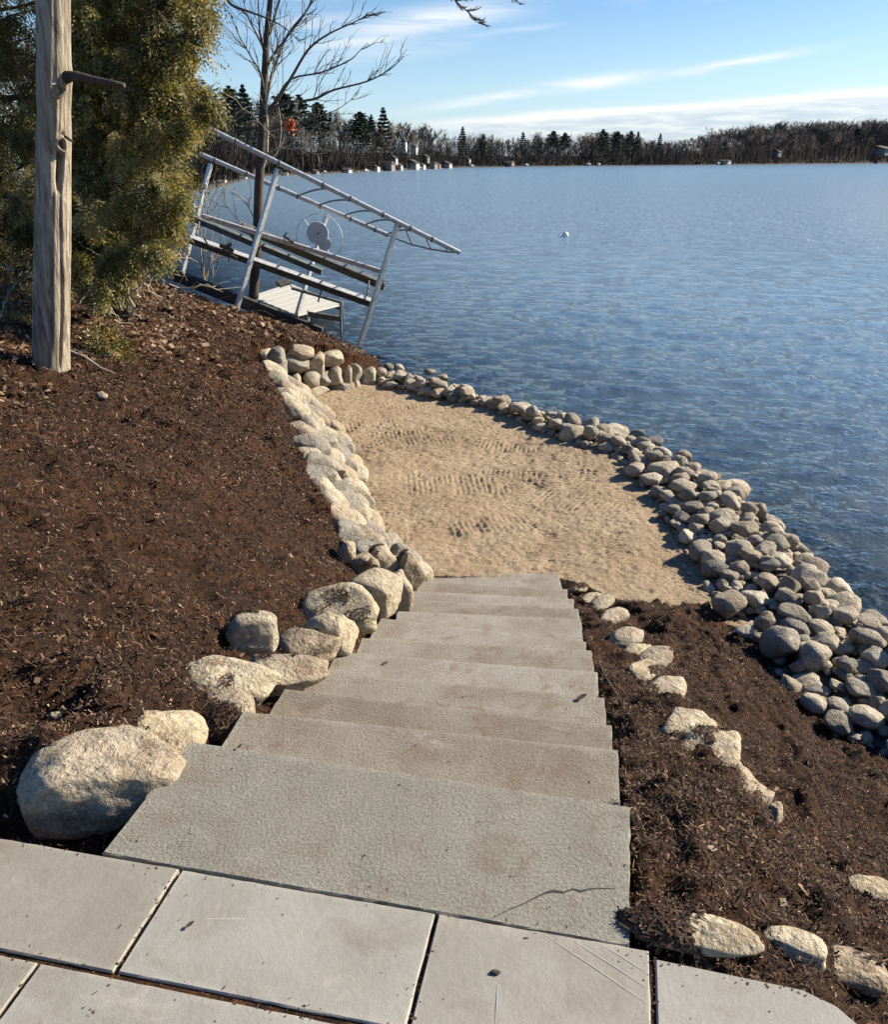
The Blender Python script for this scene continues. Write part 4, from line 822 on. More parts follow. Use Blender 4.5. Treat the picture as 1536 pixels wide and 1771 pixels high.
rad = V[:, 4] * (1 + fbm(pp, 5, 3) * .10 + fbm(np.stack([np.cos(a) * 8, np.sin(a) * 8, z * 1.1], 1), 6, 3) * .055 + fbm(np.stack([np.cos(a) * 22, np.sin(a) * 22, z * 3], 1), 7, 2) * .02)
def dip(a0, za, zb, wid, amt):
    da = np.abs((a - a0 + math.pi) % (2 * math.pi) - math.pi); zz = np.clip(np.minimum((z - za), (zb - z)) / .12, 0, 1); return amt * np.exp(-(da / wid) ** 2) * zz
zv = lambda v: D(92, v, YT)[2]
a0 = -math.pi * .245     # facing the viewer, a little to the right
wv = .10 * np.sin(z * 4.0)
rad *= 1 - dip(a0 + wv, zv(335), zv(225), .19, .70) - dip(a0 + wv + .1, zv(640), zv(340), .07, .16) + dip(a0 + .28 + wv, zv(560), zv(215), .16, .07) - dip(a0 - .5 + wv, zv(655), zv(400), .07, .12) + dip(-.05, zv(150), zv(110), .35, .16)
rad *= 1 + np.clip((zv(640) - z) / .25, 0, 1) * (.12 + .10 * np.cos(a * 4 + 1))
VV = np.stack([V[:, 0] + rad * np.cos(a), V[:, 1] + rad * np.sin(a), z], 1); m = len(ring); I = np.arange(m * NS).reshape(m, NS); J = np.roll(I, -1, 1)
obj('trunk', VV, np.stack([I[:-1].ravel(), J[:-1].ravel(), J[1:].ravel(), I[1:].ravel()], 1), M['bark'], tree, smooth=True)
def knot(u, v, wpx, hpx, name='knot'):
    c = D(u, v, YT); dirv = np.array((math.cos(a0 + (0 if u > 100 else -.22)), math.sin(a0 + (0 if u > 100 else -.22)), 0)); R0 = px_m(28, YT, v) * .99; cc = np.array((D(93, v, YT)[0], YT, c[2])) + dirv * R0
    sx = np.array((-dirv[1], dirv[0], 0)); w = px_m(wpx, YT, v); h = px_m(hpx, YT, v); V_, F_ = [], []; n = 20
    for j, (rr_, dd) in enumerate([(1.35, -.02), (1.1, .022), (.85, .028), (.62, .008), (.45, -.02)]):
        for k in range(n):
            an = 2 * math.pi * k / n; wob = 1 + .12 * math.sin(3 * an + v); V_.append(cc + sx * math.cos(an) * w * rr_ * wob + np.array((0, 0, 1)) * math.sin(an) * h * rr_ * wob + dirv * dd)
    for j in range(4):
        for k in range(n): F_.append((j * n + k, j * n + (k + 1) % n, (j + 1) * n + (k + 1) % n, (j + 1) * n + k))
    o = obj(name, V_, F_, M['bark'], tree, smooth=True)
    mb = MB(); mb.add([cc + sx * math.cos(2 * math.pi * k / n) * w * .5 + np.array((0, 0, 1)) * math.sin(2 * math.pi * k / n) * h * .5 - dirv * .006 for k in range(n)], [tuple(range(n))]); mb.build('knot_hole', M['darkbark'], o)
knot(94, 158, 12, 10); knot(106, 250, 9, 12)
mb = MB(); q_ = random.Random(3)
mb.tube([D(112, 134, YT - .05), D(135, 131, 6.95), D(160, 138, 6.9), D(190, 143, 6.85), D(214, 148, 6.8)], [.045, .030, .027, .020, .018], 9); mb.build('broken_branch', M['darkbark'], tree, smooth=True)
mb = MB(); mb.tube([D(112, 236, YT - .1), D(122, 243, 6.85), D(128, 247, 6.8)], [.012, .009, .004], 6); mb.build('twig', M['darkbark'], tree)

# ------------------------------------------------------------------ cedars behind the trunk
def sprays(centres, n, seed, name, parent, droop=1.25, leaf=.068, wid=.0115):
    """flat drooping fans of scale foliage filling clumps; centres: (u, v, radius px, Y)"""
    r_ = np.random.RandomState(seed); cs = np.array([(*D(u, v, Y), px_m(rp, Y, v)) for u, v, rp, Y in centres]); w = cs[:, 3] ** 2.2; w /= w.sum()
    idx = r_.choice(len(cs), n, p=w); dv = unit(r_.normal(size=(n, 3))); rad = r_.uniform(.15, 1.0, n) ** .55
    sc = cs[idx, 3] * (1 + .42 * fbm(dv * 2.2 + idx[:, None] * 3.1, seed, 2) + .14 * r_.normal(size=n)); p = cs[idx, :3] + dv * (rad * sc)[:, None] * np.array((1, .8, 1.0))
    keep = fbm(p * 2.6, seed + 4, 3) + .35 * fbm(p * 7, seed + 5, 2) > -.10; p = p[keep]; dv = dv[keep]; n = len(p)
    ax = unit(dv * .7 + np.array((.12, 0, -droop)) + r_.normal(0, .45, (n, 3)))
    sd = np.cross(ax, r_.normal(size=(n, 3)) + dv * 1.2); sd = unit(sd); L = r_.uniform(.12, .25, n)
    C0, A, B, R = [], [], [], []; base = np.clip(.42 + .55 * fbm(p * 2.1, seed + 8, 3) + .35 * fbm(p * .7, seed + 9, 2) + r_.normal(0, .13, n), 0, .9)
    nrm = unit(np.cross(ax, sd))
    for k in range(9):
        t = (k + .6) / 9; side = (1 if k % 2 else -1) if k < 8 else 0
        o = p + ax * (L * t)[:, None]; d = unit(ax * (.75 if side else 1) + sd * side * .8 + nrm * r_.normal(0, .22, n)[:, None]); ll = leaf * (1.15 - .55 * t) * r_.uniform(.75, 1.25, n)
        C0.append(o + d * (ll / 2)[:, None]); A.append(d * (ll / 2)[:, None]); wv_ = unit(np.cross(nrm, d) + nrm * r_.normal(0, .35, n)[:, None]); B.append(wv_ * wid * r_.uniform(.7, 1.2, n)[:, None] / 2 * 1.6); R.append(np.clip(base + .12 * t + r_.normal(0, .06, n), 0, .94))
    R = np.concatenate(R); dead = r_.rand(n) < .10; R = R.reshape(9, n); R[:, dead] = r_.uniform(.95, 1, (9, dead.sum())); R = R.ravel()
    return quads_obj(name, np.concatenate(C0), np.concatenate(A), np.concatenate(B), R, M['cedar'], parent)
CR1 = [(300, 20, 85, 10.2), (352, 92, 48, 10.0), (250, 120, 105, 10.2), (325, 175, 62, 9.9), (330, 120, 60, 10.1), (215, 225, 105, 10.0), (290, 260, 78, 9.6), (318, 320, 38, 9.4), (300, 372, 42, 9.4), (235, 330, 90, 9.6), (262, 415, 62, 9.3), (200, 430, 80, 9.6), (215, 462, 38, 9.3), (372, 150, 30, 10.0), (392, 158, 16, 10.0), (300, -90, 110, 10.2), (200, 20, 90, 10.3), (230, -200, 120, 10.5), (180, 130, 80, 10)]
CR1 = [(u - 30 if v > 60 else u - 12, v, rp * .92, Y) for u, v, rp, Y in CR1]
CR2 = [(60, 40, 120, 10.8), (130, -60, 130, 10.8), (110, 190, 110, 10.6), (40, 170, 110, 10.8), (20, 300, 110, 10.8), (120, 330, 100, 10.4), (90, 430, 85, 10.4), (-70, 60, 140, 11), (-80, 250, 130, 11), (-60, 420, 120, 10.8), (20, 470, 70, 10.6), (150, 470, 55, 10.2), (-200, 150, 170, 11), (-220, 380, 150, 11), (60, -220, 150, 11), (-120, -150, 180, 11), (30, 560, 28, 9.8), (150, 250, 80, 10.2)]
_q = random.Random(77)
def tufts(cl, n, y0, y1):
    out = []
    for _ in range(n):
        u, v, rp, Y = _q.choice(cl)
        if u < -120: continue
        an_ = _q.uniform(0, 6.28); rr_ = rp * math.sqrt(_q.random()) * .92; out.append((u + rr_ * math.cos(an_), v + rr_ * math.sin(an_), _q.uniform(11, 24), Y - _q.uniform(y0, y1)))
    return out
TF1, TF2 = tufts(CR1, 90, .55, 1.25), tufts(CR2, 70, .7, 1.5)
for nm, lab, cl, n_, sd_, base_px, topY in [('cedar_tree', 'dense olive green cedar leaning over the bank, just right of the grey trunk', CR1, 15500, 3, (205, 520), 10.3), ('cedar_tree', 'darker cedar thicket filling the left edge behind the grey trunk', CR2, 14500, 4, (40, 520), 10.9)]:
    b0 = D(base_px[0], base_px[1], topY); b0[2] = float(hL(b0[0], b0[1])[0]) - .05
    t_ = thing(nm, lab, 'tree', b0, 'cedars on the bank')
    mb = MB(); top = b0 + np.array((.5 if sd_ == 3 else .1, 0, 6.0)); mb.tube([b0 + (top - b0) * k / 8 + np.array((.08 * math.sin(k * 1.3), 0, 0)) for k in range(9)], [.13 - .013 * k for k in range(9)], 9); mb.build('trunk', M['darkbark'], t_, smooth=True)
    q_ = random.Random(sd_); mb = MB()
    for (u, v, rp, Y) in cl:
        for _ in range(5):
            c = D(u + q_.gauss(0, rp * .5), v + q_.gauss(0, rp * .5), Y + q_.uniform(-.4, .3)); zz = min(max(c[2] - q_.uniform(-.2, .6), b0[2] + .25), b0[2] + 5.5); s0 = b0 + (top - b0) * ((zz - b0[2]) / 6)
            curvy(s0, c, .022, .005, .03, 6, q_, mb, 4)
    tag(mb.build('branches', M['darkbark'], t_), kind='stuff'); mb = MB()
    for (u, v, rp, Y) in cl:
        for _ in range(4):
            uu, vv = u + q_.gauss(0, rp * .6), v + q_.gauss(0, rp * .6); c = D(uu, vv, Y - q_.uniform(0, .75)); e_ = c + np.array((q_.gauss(0, .28), q_.gauss(0, .2), q_.gauss(-.12, .2))); curvy(c, e_, .0045, .002, .08, 5, q_, mb, 3)
    for _ in range(70):
        uu, vv = (_q.uniform(130, 320), _q.uniform(430, 555)) if sd_ == 3 else (_q.uniform(-40, 60), _q.uniform(450, 600)); c = D(uu, vv, topY - _q.uniform(.8, 1.7)); e_ = c + np.array((_q.gauss(0, .22), _q.gauss(0, .15), _q.gauss(.02, .2))); e_[2] = max(e_[2], float(hL(e_[0], e_[1])[0]) + .02); c[2] = max(c[2], float(hL(c[0], c[1])[0]) + .02); curvy(c, e_, .007, .002, .10, 5, _q, mb, 3)
    tag(mb.build('dead_twigs', M['paletwig'], t_), kind='stuff')
    sprays(cl, n_, sd_, 'crown', t_)
    tag(sprays(TF1 if sd_ == 3 else TF2, 8000 if sd_ == 3 else 6000, sd_ + 20, 'outer_sprays', t_), kind='stuff')

# pale dead branches lying under the cedars: each a thing
q_ = random.Random(8)
def stick(pts, r0, lab, mat='paletwig', cat='stick', forks=2, name='dead_branch', seed=0, group='dead branches under the cedars'):
    k_ = random.Random(seed + len(pts)); mb = MB(); n = len(pts); mb.tube(pts, [r0 * (1 - .7 * i / (n - 1)) for i in range(n)], 6)
    for _ in range(forks):
        i = k_.randrange(0, n - 1); a_ = np.array(pts[i]); dv = np.array(pts[i + 1]) - a_; e_ = a_ + dv * k_.uniform(.7, 1.4) + np.array([k_.gauss(0, .12), k_.gauss(0, .1), abs(k_.gauss(0, .1))]); curvy(a_, e_, r0 * .5, r0 * .15, .05, 4, k_, mb, 4)
    o = mb.build(name, M[mat], None, loc=pts[0]); tag(o, lab, cat, group)
stick([D(165, 538, 8.6), D(178, 520, 8.5), D(195, 498, 8.4), D(215, 488, 8.4), D(232, 470, 8.5)], .018, 'pale curved dead branch arching from the ground under the right hand cedar', forks=5, seed=1)
stick([D(225, 548, 8.5), D(232, 530, 8.4), D(222, 512, 8.4), D(238, 505, 8.4)], .013, 'short crooked pale twig standing below the right hand cedar', forks=3, seed=2)
stick([surfL(118, 612) + (0, 0, .03), surfL(150, 630) + (0, 0, .06), surfL(175, 642) + (0, 0, .03), surfL(200, 650) + (0, 0, .02)], .014, 'straight grey stick lying in mulch right of the grey trunk base', forks=2, seed=3)
stick([surfL(232, 545) + (0, 0, .03), surfL(250, 556) + (0, 0, .05), surfL(276, 572) + (0, 0, .03)], .012, 'thin pale stick lying on mulch below the cedar tip', forks=1, seed=4)
stick([surfL(0, 560) + (0, 0, .05), surfL(20, 540) + (0, 0, .2), surfL(48, 520) + (0, 0, .35)], .014, 'pale branch rising at the left edge behind the grey trunk', forks=3, seed=5)
stick([D(330, 502, 13), D(345, 492, 13), D(365, 497, 13), D(385, 505, 13)], .02, 'white curved branch in front of the dark timber plank', forks=3, seed=6)
stick([D(352, 528, 14), D(400, 545, 14), D(450, 560, 14), D(490, 572, 14)], .02, 'long brown branch lying in the litter above the stone wall', forks=5, seed=7, mat='log')
stick([D(435, 540, 14), D(460, 560, 13.8), D(500, 590, 13.5)], .016, 'thin pole sloping down through the litter behind the stone wall', forks=3, seed=9, mat='twig')

# low green sprig by the trunk
sp = surfL(185, 612); sg = thing('cedar_seedling', 'small green cedar sprig growing from the mulch right of the grey trunk', 'plant', sp)
sprays([(180, 600, 20, sp[1] - .05), (196, 622, 12, sp[1] - .15)], 130, 9, 'foliage', sg, droop=.2)
mb = MB(); mb.tube([sp, sp + (0, 0, .12)], [.008, .004], 5); mb.build('stem', M['twig'], sg)

# ------------------------------------------------------------------ bare tree by the boat lift
YB = 17.5; bt = D(436, 560, YB)
btree = thing('bare_tree', 'tall slim leafless tree behind the boat lift with a clump of orange leaves', 'tree', bt)
path = [(436, 575, 9), (438, 520, 8.5), (441, 470, 8), (445, 400, 8), (447, 330, 7.8), (452, 250, 7.4), (456, 160, 6.4), (461, 60, 5.2), (468, -10, 4.3), (472, -120, 3), (475, -300, 1.2)]
mb = MB(); mb.tube([D(u, v, YB) for u, v, _ in path], [px_m(w, YB, v) for u, v, w in path], 10); mb.build('trunk', M['darkbark'], btree, smooth=True)
q_ = random.Random(21)
def limb(pts, w, dY, twigs=12, mat='twig', tl=.75, parent=btree, Y0=YB, name='branch'):
    mb = MB(); n = len(pts); W = [D(u, v, Y0 + dY * i / (n - 1)) for i, (u, v) in enumerate(pts)]
    # smooth the polyline
    Q = []
    for i in range(n - 1):
        p0, p1, p2, p3 = W[max(i - 1, 0)], W[i], W[i + 1], W[min(i + 2, n - 1)]
        for k in range(4): t = k / 4; Q.append(.5 * ((2 * p1) + (-p0 + p2) * t + (2 * p0 - 5 * p1 + 4 * p2 - p3) * t * t + (-p0 + 3 * p1 - 3 * p2 + p3) * t ** 3))
    Q.append(W[-1]); m = len(Q); R0 = px_m(w, Y0, pts[0][1]) ; mb.tube(Q, [max(R0 * (1 - .85 * i / (m - 1)), .0035) for i in range(m)], 6)
    for _ in range(twigs):
        i = q_.randrange(m // 5, m - 1); a_ = Q[i]; dv = Q[i + 1] - a_; dv = dv / np.linalg.norm(dv); sdv = np.array([q_.gauss(0, 1), q_.gauss(0, .6), q_.gauss(0, 1)]); sdv -= dv * np.dot(sdv, dv); sdv /= np.linalg.norm(sdv)
        L = tl * q_.uniform(.35, 1) * (1.15 - i / m * .6); e_ = a_ + (dv * .8 + sdv * .55 + np.array((0, 0, .25))) * L; pp_ = curvy(a_, e_, .008, .003, .03, 5, q_, mb, 4)
        for _ in range(q_.randrange(1, 5)):
            j = q_.randrange(1, 5); b_ = pp_[j]; s2 = np.array([q_.gauss(0, 1), q_.gauss(0, .6), q_.gauss(.3, 1)]); s2 /= np.linalg.norm(s2); curvy(b_, b_ + ((e_ - a_) / L * .8 + s2 * .55) * L * q_.uniform(.25, .55), .0045, .0025, .04, 3, q_, mb, 3)
    return mb.build(name, M[mat], parent)
limb([(460, 196), (478, 172), (503, 137), (556, 125), (603, 105), (620, 90), (636, 74)], 2.6, .6, 16)
limb([(455, 215), (482, 182), (541, 172), (576, 156), (634, 141), (673, 121), (698, 98)], 3.0, -.8, 18)
limb([(462, 160), (474, 117), (498, 59), (537, 8), (560, -60)], 3.2, .5, 22)
limb([(460, 130), (470, 98), (510, 47), (533, 12), (552, -40)], 2.4, -.7, 18)
limb([(468, 190), (502, 137), (533, 86), (568, 59), (611, 39), (638, 25)], 3.0, -.4, 20)
limb([(457, 165), (451, 129), (432, 95), (410, 55), (398, 20)], 2.2, -.5, 12)
limb([(462, 95), (440, 52), (425, 20), (415, -30)], 2.2, .6, 12)
limb([(462, 110), (450, 60), (446, 0), (440, -80)], 2.6, .2, 12)
limb([(380, -20), (400, 8), (430, 20), (462, 32), (495, 50), (520, 75)], 3.0, -.8, 10)
limb([(466, 60), (480, 10), (500, -60), (505, -150)], 2.8, .1, 14)
limb([(452, 250), (462, 230), (500, 222), (548, 203), (587, 187), (622, 160)], 2.0, .8, 12)
limb([(452, 272), (478, 258), (520, 256), (560, 245), (590, 205)], 1.8, -.6, 10, 'paletwig')
limb([(449, 300), (460, 270), (462, 230), (461, 180), (468, 140), (472, 100), (462, 20)], 3.0, -.35, 12, 'paletwig', .5)
limb([(455, 290), (480, 262), (486, 220), (480, 170), (482, 120)], 1.6, .3, 8, 'paletwig', .5)
limb([(452, 235), (475, 210), (505, 200), (535, 180)], 1.6, -1, 8, 'paletwig', .5)
limb([(444, 390), (425, 350), (400, 330), (378, 322)], 1.2, -.5, 6, 'paletwig', .5)
limb([(443, 420), (415, 385), (395, 360), (382, 345)], 1.2, .5, 6, 'twig', .5)
oc = D(502, 217, YB - .3); r_ = np.random.RandomState(5); n = 170; c_ = oc + r_.normal(0, 1, (n, 3)) * np.array((.045, .045, .055)); A_ = unit(r_.normal(size=(n, 3))); B_ = unit(np.cross(A_, r_.normal(size=(n, 3))))
V_ = np.stack([c_ - A_ * .03, c_ - B_ * .018, c_ + A_ * .03, c_ + B_ * .018], 1).reshape(-1, 3); obj('leaf_clump', V_, np.arange(n * 4).reshape(n, 4), M['orange'], btree)['label'] = 'clump of orange dead leaves'

# pale multi-stemmed shrub at the waterline, left of the lift
sb = D(352, 500, 18.2); sh = thing('bare_shrub', 'pale thin stemmed leafless shrub between the cedar and the boat lift', 'shrub', sb)
for pts in [[(352, 500), (352, 420), (360, 360), (385, 310)], [(354, 500), (365, 430), (372, 360), (400, 300)], [(350, 500), (362, 455), (378, 445), (392, 420)], [(352, 500), (346, 420), (352, 350), (362, 290)], [(356, 498), (372, 470), (382, 430), (420, 400)]]:
    limb(pts, 1.6, q_.uniform(-.4, .4), 6, 'paletwig', .45, sh, 18.2, 'stem')

# branch tip hanging into the top of the picture
ob = thing('overhanging_branch', 'bare twig tips hanging into the top edge of the photo over the lake', 'branch', D(770, -60, 7.5))
limb([(700, -160), (770, -30), (792, 6), (812, 22), (822, 36), (849, 46)], 2.2, .1, 12, 'twig', .16, ob, 7.5, 'branch'); limb([(850, -60), (880, -12), (895, 4), (908, 7)], 1.5, .1, 5, 'twig', .1, ob, 7.5, 'branch')

# ------------------------------------------------------------------ boat lift, tilted on the bank
lift = thing('boat_lift', 'tilted grey aluminium boat lift with canopy rails pulled up on the bank at the water', 'boat lift', D(617, 615, 16.5))
YN, YF = 16.4, 19.0
def tubes(name, pts, rpx, mat='alu', parent=lift, sides=10):
    mb = MB(); mb.tube([D(*p) for p in pts], px_m(rpx, pts[0][2], pts[0][1]), sides); return mb.build(name, M[mat], parent, smooth=False)
def beam(name, a, b, wm, hpx, mat, parent=lift, bev=.004):
    mb = MB(); A_, B_ = D(*a), D(*b); t = (B_ - A_) / np.linalg.norm(B_ - A_); mb.beam(A_, B_, wm, px_m(hpx, a[2], a[1]), (0, -.25, 1), bev); return mb.build(name, M[mat], parent)
nr = tubes('canopy_rail', [(322, 203, YN), (795, 437, YN)], 4.6)
for t in (.1, .18, .34, .5, .6, .72, .82, .9): u, v = 322 + 473 * t, 203 + 234 * t; tubes('clamp', [(u - 1.5, v - .8, YN), (u + 1.5, v + .8, YN)], 5.8, 'alu_dark', nr)
fr = tubes('canopy_rail', [(345, 266, YF), (672, 407, YF)], 4.0)
for t in (.08, .25, .42, .52, .64, .8, .93): u, v = 345 + 327 * t, 266 + 141 * t; tubes('clamp', [(u - 1.5, v - .7, YF), (u + 1.5, v + .7, YF)], 5.0, 'alu_dark', fr)
for a, b, c in [((470, 318), (505, 303), (537, 306)), ((514, 340), (547, 326), (577, 327)), ((552, 355), (582, 344), (617, 348)), ((596, 373), (624, 363), (653, 367)), ((633, 388), (660, 379), (683, 382)), ((668, 406), (688, 399), (706, 398))]:
    pts = []
    for k in range(9):
        t = k / 8; u = (1 - t) ** 2 * a[0] + 2 * t * (1 - t) * b[0] + t * t * c[0]; v = (1 - t) ** 2 * a[1] + 2 * t * (1 - t) * (b[1] - 3) + t * t * c[1]; pts.append((u, v, YF + (YN - YF) * t))
    if a[0] != 470: tubes('canopy_bow', pts, 1.5, 'alu_dark')
tubes('canopy_end_rail', [(672, 407, YF), (690, 415, 18.6), (712, 423, 18.1), (745, 431, 17.5), (778, 436, 16.9), (795, 437, YN)], 1.4, 'alu_dark')
for a, b in [((703, 400, YN), (713, 423, 18.1)), ((738, 414, YN), (746, 431, 17.5)), ((770, 427, YN), (774, 435.5, 17))]: tubes('canopy_strut', [a, b], 1.5, 'alu_dark')
for (a, b) in [((480, 292, YN), (404, 550, 16.15)), ((688, 386, YN), (616, 616, 16.5))]:
    p = beam('post', a, b, .085, 7.5, 'alu'); tubes('bracket', [(a[0] - 5, a[1] + 2, YN), (a[0] + 6, a[1] + 6, YN)], 3.2, 'alu_dark', p)
beam('post', (364, 283, YF), (312, 482, 18.6), .08, 6.5, 'alu'); beam('post', (565, 370, YF), (511, 552, 18.6), .08, 6.5, 'alu')
beam('side_rail', (350, 374, 16.75), (661, 470, 16.6), .05, 8, 'alu'); beam('bunk', (326, 374, 17.7), (557, 470, 17.6), .12, 10, 'greybunk')['label'] = 'short grey carpeted bunk'
bk = beam('bunk', (414, 391, 17.2), (665, 495, 17.1), .14, 12, 'bunk'); bk['label'] = 'long brown upper bunk'
beam('cap_strip', (414, 384.5, 17.2), (664, 488, 17.1), .16, 1.6, 'alu_dark', bk)
bk = beam('bunk', (328, 414, 16.85), (645, 526, 16.75), .14, 10.5, 'bunk'); bk['label'] = 'long brown lower bunk'
beam('cap_strip', (328, 408.2, 16.85), (645, 520.4, 16.75), .16, 1.6, 'alu', bk)
beam('crossmember', (504, 498, 17.0), (590, 523, 17.0), .06, 4, 'alu_dark'); beam('crossmember', (420, 385, 16.9), (424, 400, 16.9), .05, 5, 'alu_dark')
for a, b in [((638, 485, 17), (634, 520, 16.8)), ((556, 500, 17), (550, 522, 16.9)), ((345, 380, 17.7), (338, 418, 16.9)), ((330, 372, 17.7), (350, 392, 17.6))]: tubes('hanger', [(*a,), (*b,)], 1.6, 'alu_dark')
# tackle tangled on the left end of the bunks
mb = MB(); q_ = random.Random(5)
for a, b, w in [((352, 412), (360, 424), 1.6), ((360, 424), (410, 446), 1.8), ((385, 430), (400, 422), 3), ((380, 424), (404, 434), 4), ((396, 440), (396, 452), 1.6), ((490, 408), (508, 420), 2.4), ((490, 410), (496, 402), 1.4)]: mb = MB(); mb.tube([D(*a, 16.6), D(*b, 16.6)], px_m(w, 16.6, a[1]), 6); mb.build('cable', M['bunk'], lift)
# winch wheel
wy = 18.75; wc = D(552, 412, wy); wp = thing('wheel', None, None, wc); wp.parent = lift; wp.location = tuple(wc - wloc(lift)); 
def disc(name, u, v, rp, Y, th, mat, parent):
    c = D(u, v, Y); R_ = px_m(rp, Y, v); mb = MB(); mb.tube([c + (0, -th / 2, 0), c + (0, th / 2, 0)], R_, 36); return mb.build(name, M[mat], parent)
bpy.data.objects.remove(wp)
RR = px_m(40, wy, 412); mb = MB(); n = 48; pts = [wc + np.array((math.cos(2 * math.pi * k / n), .05 * math.sin(2 * math.pi * k / n), math.sin(2 * math.pi * k / n))) * RR for k in range(n + 1)]; mb.tube(pts, .012, 6, False); whl = mb.build('wheel', M['white'], lift)
for an in (2.25, -.98): mb = MB(); dv = np.array((math.cos(an), 0, math.sin(an))); mb.tube([wc + dv * RR * .25, wc + dv * RR], .012, 6); mb.build('spoke', M['white'], whl)
disc('gear_cover', 549, 403, 18.5, wy - .06, .07, 'disc', lift); disc('gear_cover', 561, 421, 11.5, wy - .02, .05, 'disc', lift)['label'] = 'smaller pale gear cover behind the big one'
disc('hub_bolt', 550, 404, 1.6, wy - .11, .05, 'timber', lift)

# timber plank, poles, dock
pl = MB(); a_, b_ = D(301, 475, 16.9), D(557, 577, 15.9); pl.beam(a_, b_, .08, px_m(22, 16.4, 520), (0, -.2, 1), .006); tag(pl.build('timber_plank', M['timber'], None, loc=b_), 'long dark weathered timber plank lying on edge along the bank under the boat lift', 'plank')
pl = MB(); a_, b_ = D(395, 546, 15.4), D(548, 594, 15.0); pl.beam(a_, b_, .06, .09, (0, -.6, 1), .004); tag(pl.build('timber_plank', M['log'], None, loc=b_), 'thin grey plank just below the dark timber plank', 'plank')
pl = MB(); pl.tube([D(524, 575, 14.8), D(560, 592, 14.9), D(617, 618, 15.2)], [.035, .03, .022], 8); tag(pl.build('driftwood_pole', M['log'], None, loc=D(524, 575, 14.8)), 'pale driftwood pole sloping to the foot of the boat lift post', 'pole')
pl = MB(); pl.beam(D(548, 590, 15.6), D(625, 628, 15.2), .12, .07, (0, 0, 1), .004); tag(pl.build('timber_plank', M['timber'], None, loc=D(548, 590, 15.6)), 'dark board behind the driftwood pole, running into the rocks', 'plank')
pl = MB(); pl.tube([P(619, 610, ZW), P(672, 622, ZW + .01)], [.03, .02], 8); tag(pl.build('driftwood_pole', M['timber'], None, loc=P(619, 610, ZW)), 'black pole floating at the foot of the boat lift', 'pole')
pl = MB(); pl.beam(D(428, 565, 13.6), D(470, 590, 13.3), .16, .13, (0, 0, 1), .01); tag(pl.build('log', M['log'], None, loc=D(428, 565, 13.6)), 'short rotten log lying in the litter just above the stone wall', 'log')
dz = -1.62; ca, cb, cc_, cd = P(432, 512, dz), P(500, 490, dz), P(592, 526, dz), P(514, 545, dz)
dk = thing('dock', 'pale slatted dock section standing behind the boat lift', 'dock', P(515, 543, dz))
NB = 7
for k in range(NB):
    t0, t1 = (k + .04) / NB, (k + .96) / NB; p = [ca + (cd - ca) * t0, cb + (cc_ - cb) * t0, cb + (cc_ - cb) * t1, ca + (cd - ca) * t1]
    obj('deck_board', [*p] + [x - np.array((0, 0, .035)) for x in p], [(3, 2, 1, 0), (4, 5, 6, 7), (0, 1, 5, 4), (1, 2, 6, 5), (2, 3, 7, 6), (3, 0, 4, 7)], M['deck'], dk)
for a_, b_ in ((ca, cd), (cb, cc_)): mb = MB(); mb.beam(a_ - (0, 0, .1), b_ - (0, 0, .1), .05, .12); mb.build('side_beam', M['alu_dark'], dk)
for p in (ca, cb, cc_, cd): mb = MB(); mb.tube([p + (0, 0, .06), np.array((p[0], p[1], ZW - .5))], .025, 8); mb.build('leg', M['alu_dark'], dk)
mb = MB(); mb.beam(D(481, 492, 20.6), D(500, 486, 20.8), .2, .10, (0, -.5, 1), .02); mb.tube([D(500, 488, 20.7), D(506, 500, 20.6)], .015, 6); mb.build('motor', M['timber'], dk)
dl = thing('dock_bench', 'brown crossboard on two thin posts standing in the water beside the dock', 'dock bench', P(590, 593, ZW))  # crossboard on legs, taken for a dock bench; it has no tread
mb = MB(); mb.tube([P(590, 596, ZW - .25), D(589, 520, P(590, 596, ZW - .25)[1])], .028, 8); mb.build('post', M['alu_dark'], dl)
yq = P(590, 596, ZW - .25)[1]; mb = MB(); mb.tube([D(533, 568, yq + .3), D(533, 537, yq + .3)], .025, 8); mb.build('post', M['alu'], dl)
mb = MB(); mb.beam(D(533, 543, yq + .3), D(590, 552, yq), .04, px_m(9, yq, 548), (0, 0, 1)); mb.build('crossboard', M['log'], dl)

# ------------------------------------------------------------------ small things near by
stick([surfR(1036, 1150) + (0, 0, .02), surfR(1047, 1180) + (0, 0, .03), SW(2.75, .13, -.42), surfR(1053, 1215) + (0, 0, .03)], .006, 'thin dark stick leaning on the step edge right of the stairs', 'darkbark', forks=1, seed=11, group=None)
lf = P(1295, 1210, -.445) if False else P(1208, 1207, -.44)
def leafy(name, lab, p, L, an, group=None):
    V_, F_ = [], []; dv = np.array((math.cos(an), math.sin(an), 0)); sd = np.array((-dv[1], dv[0], 0))
    for k in range(7):
        t = k / 6; w = L * .22 * math.sin(math.pi * min(t * .9 + .05, 1)); zc = .004 + L * .25 * t * t
        V_ += [p + dv * L * t + sd * w + (0, 0, zc + w * .4), p + dv * L * t + (0, 0, zc), p + dv * L * t - sd * w + (0, 0, zc + w * .4)]
    for k in range(6): F_ += [(3 * k, 3 * k + 1, 3 * k + 4, 3 * k + 3), (3 * k + 1, 3 * k + 2, 3 * k + 5, 3 * k + 4)]
    o = obj(name, V_, F_, M['darkbark'], None, loc=p); m_ = o.modifiers.new('t', 'SOLIDIFY'); m_.thickness = .0012; tag(o, lab, 'leaf', group)
leafy('dry_leaf', 'dark pointed leaf lying near the right end of the fourth step', P(996, 1212, -.448), .05, .45)
leafy('dry_leaf', 'tiny dark leaf bit at the left end of the top step edge', P(410, 1296, .002), .018, .9)
leafy('dry_leaf', 'tiny dark leaf on the large middle paver', P(320, 1606, .002), .02, .6)
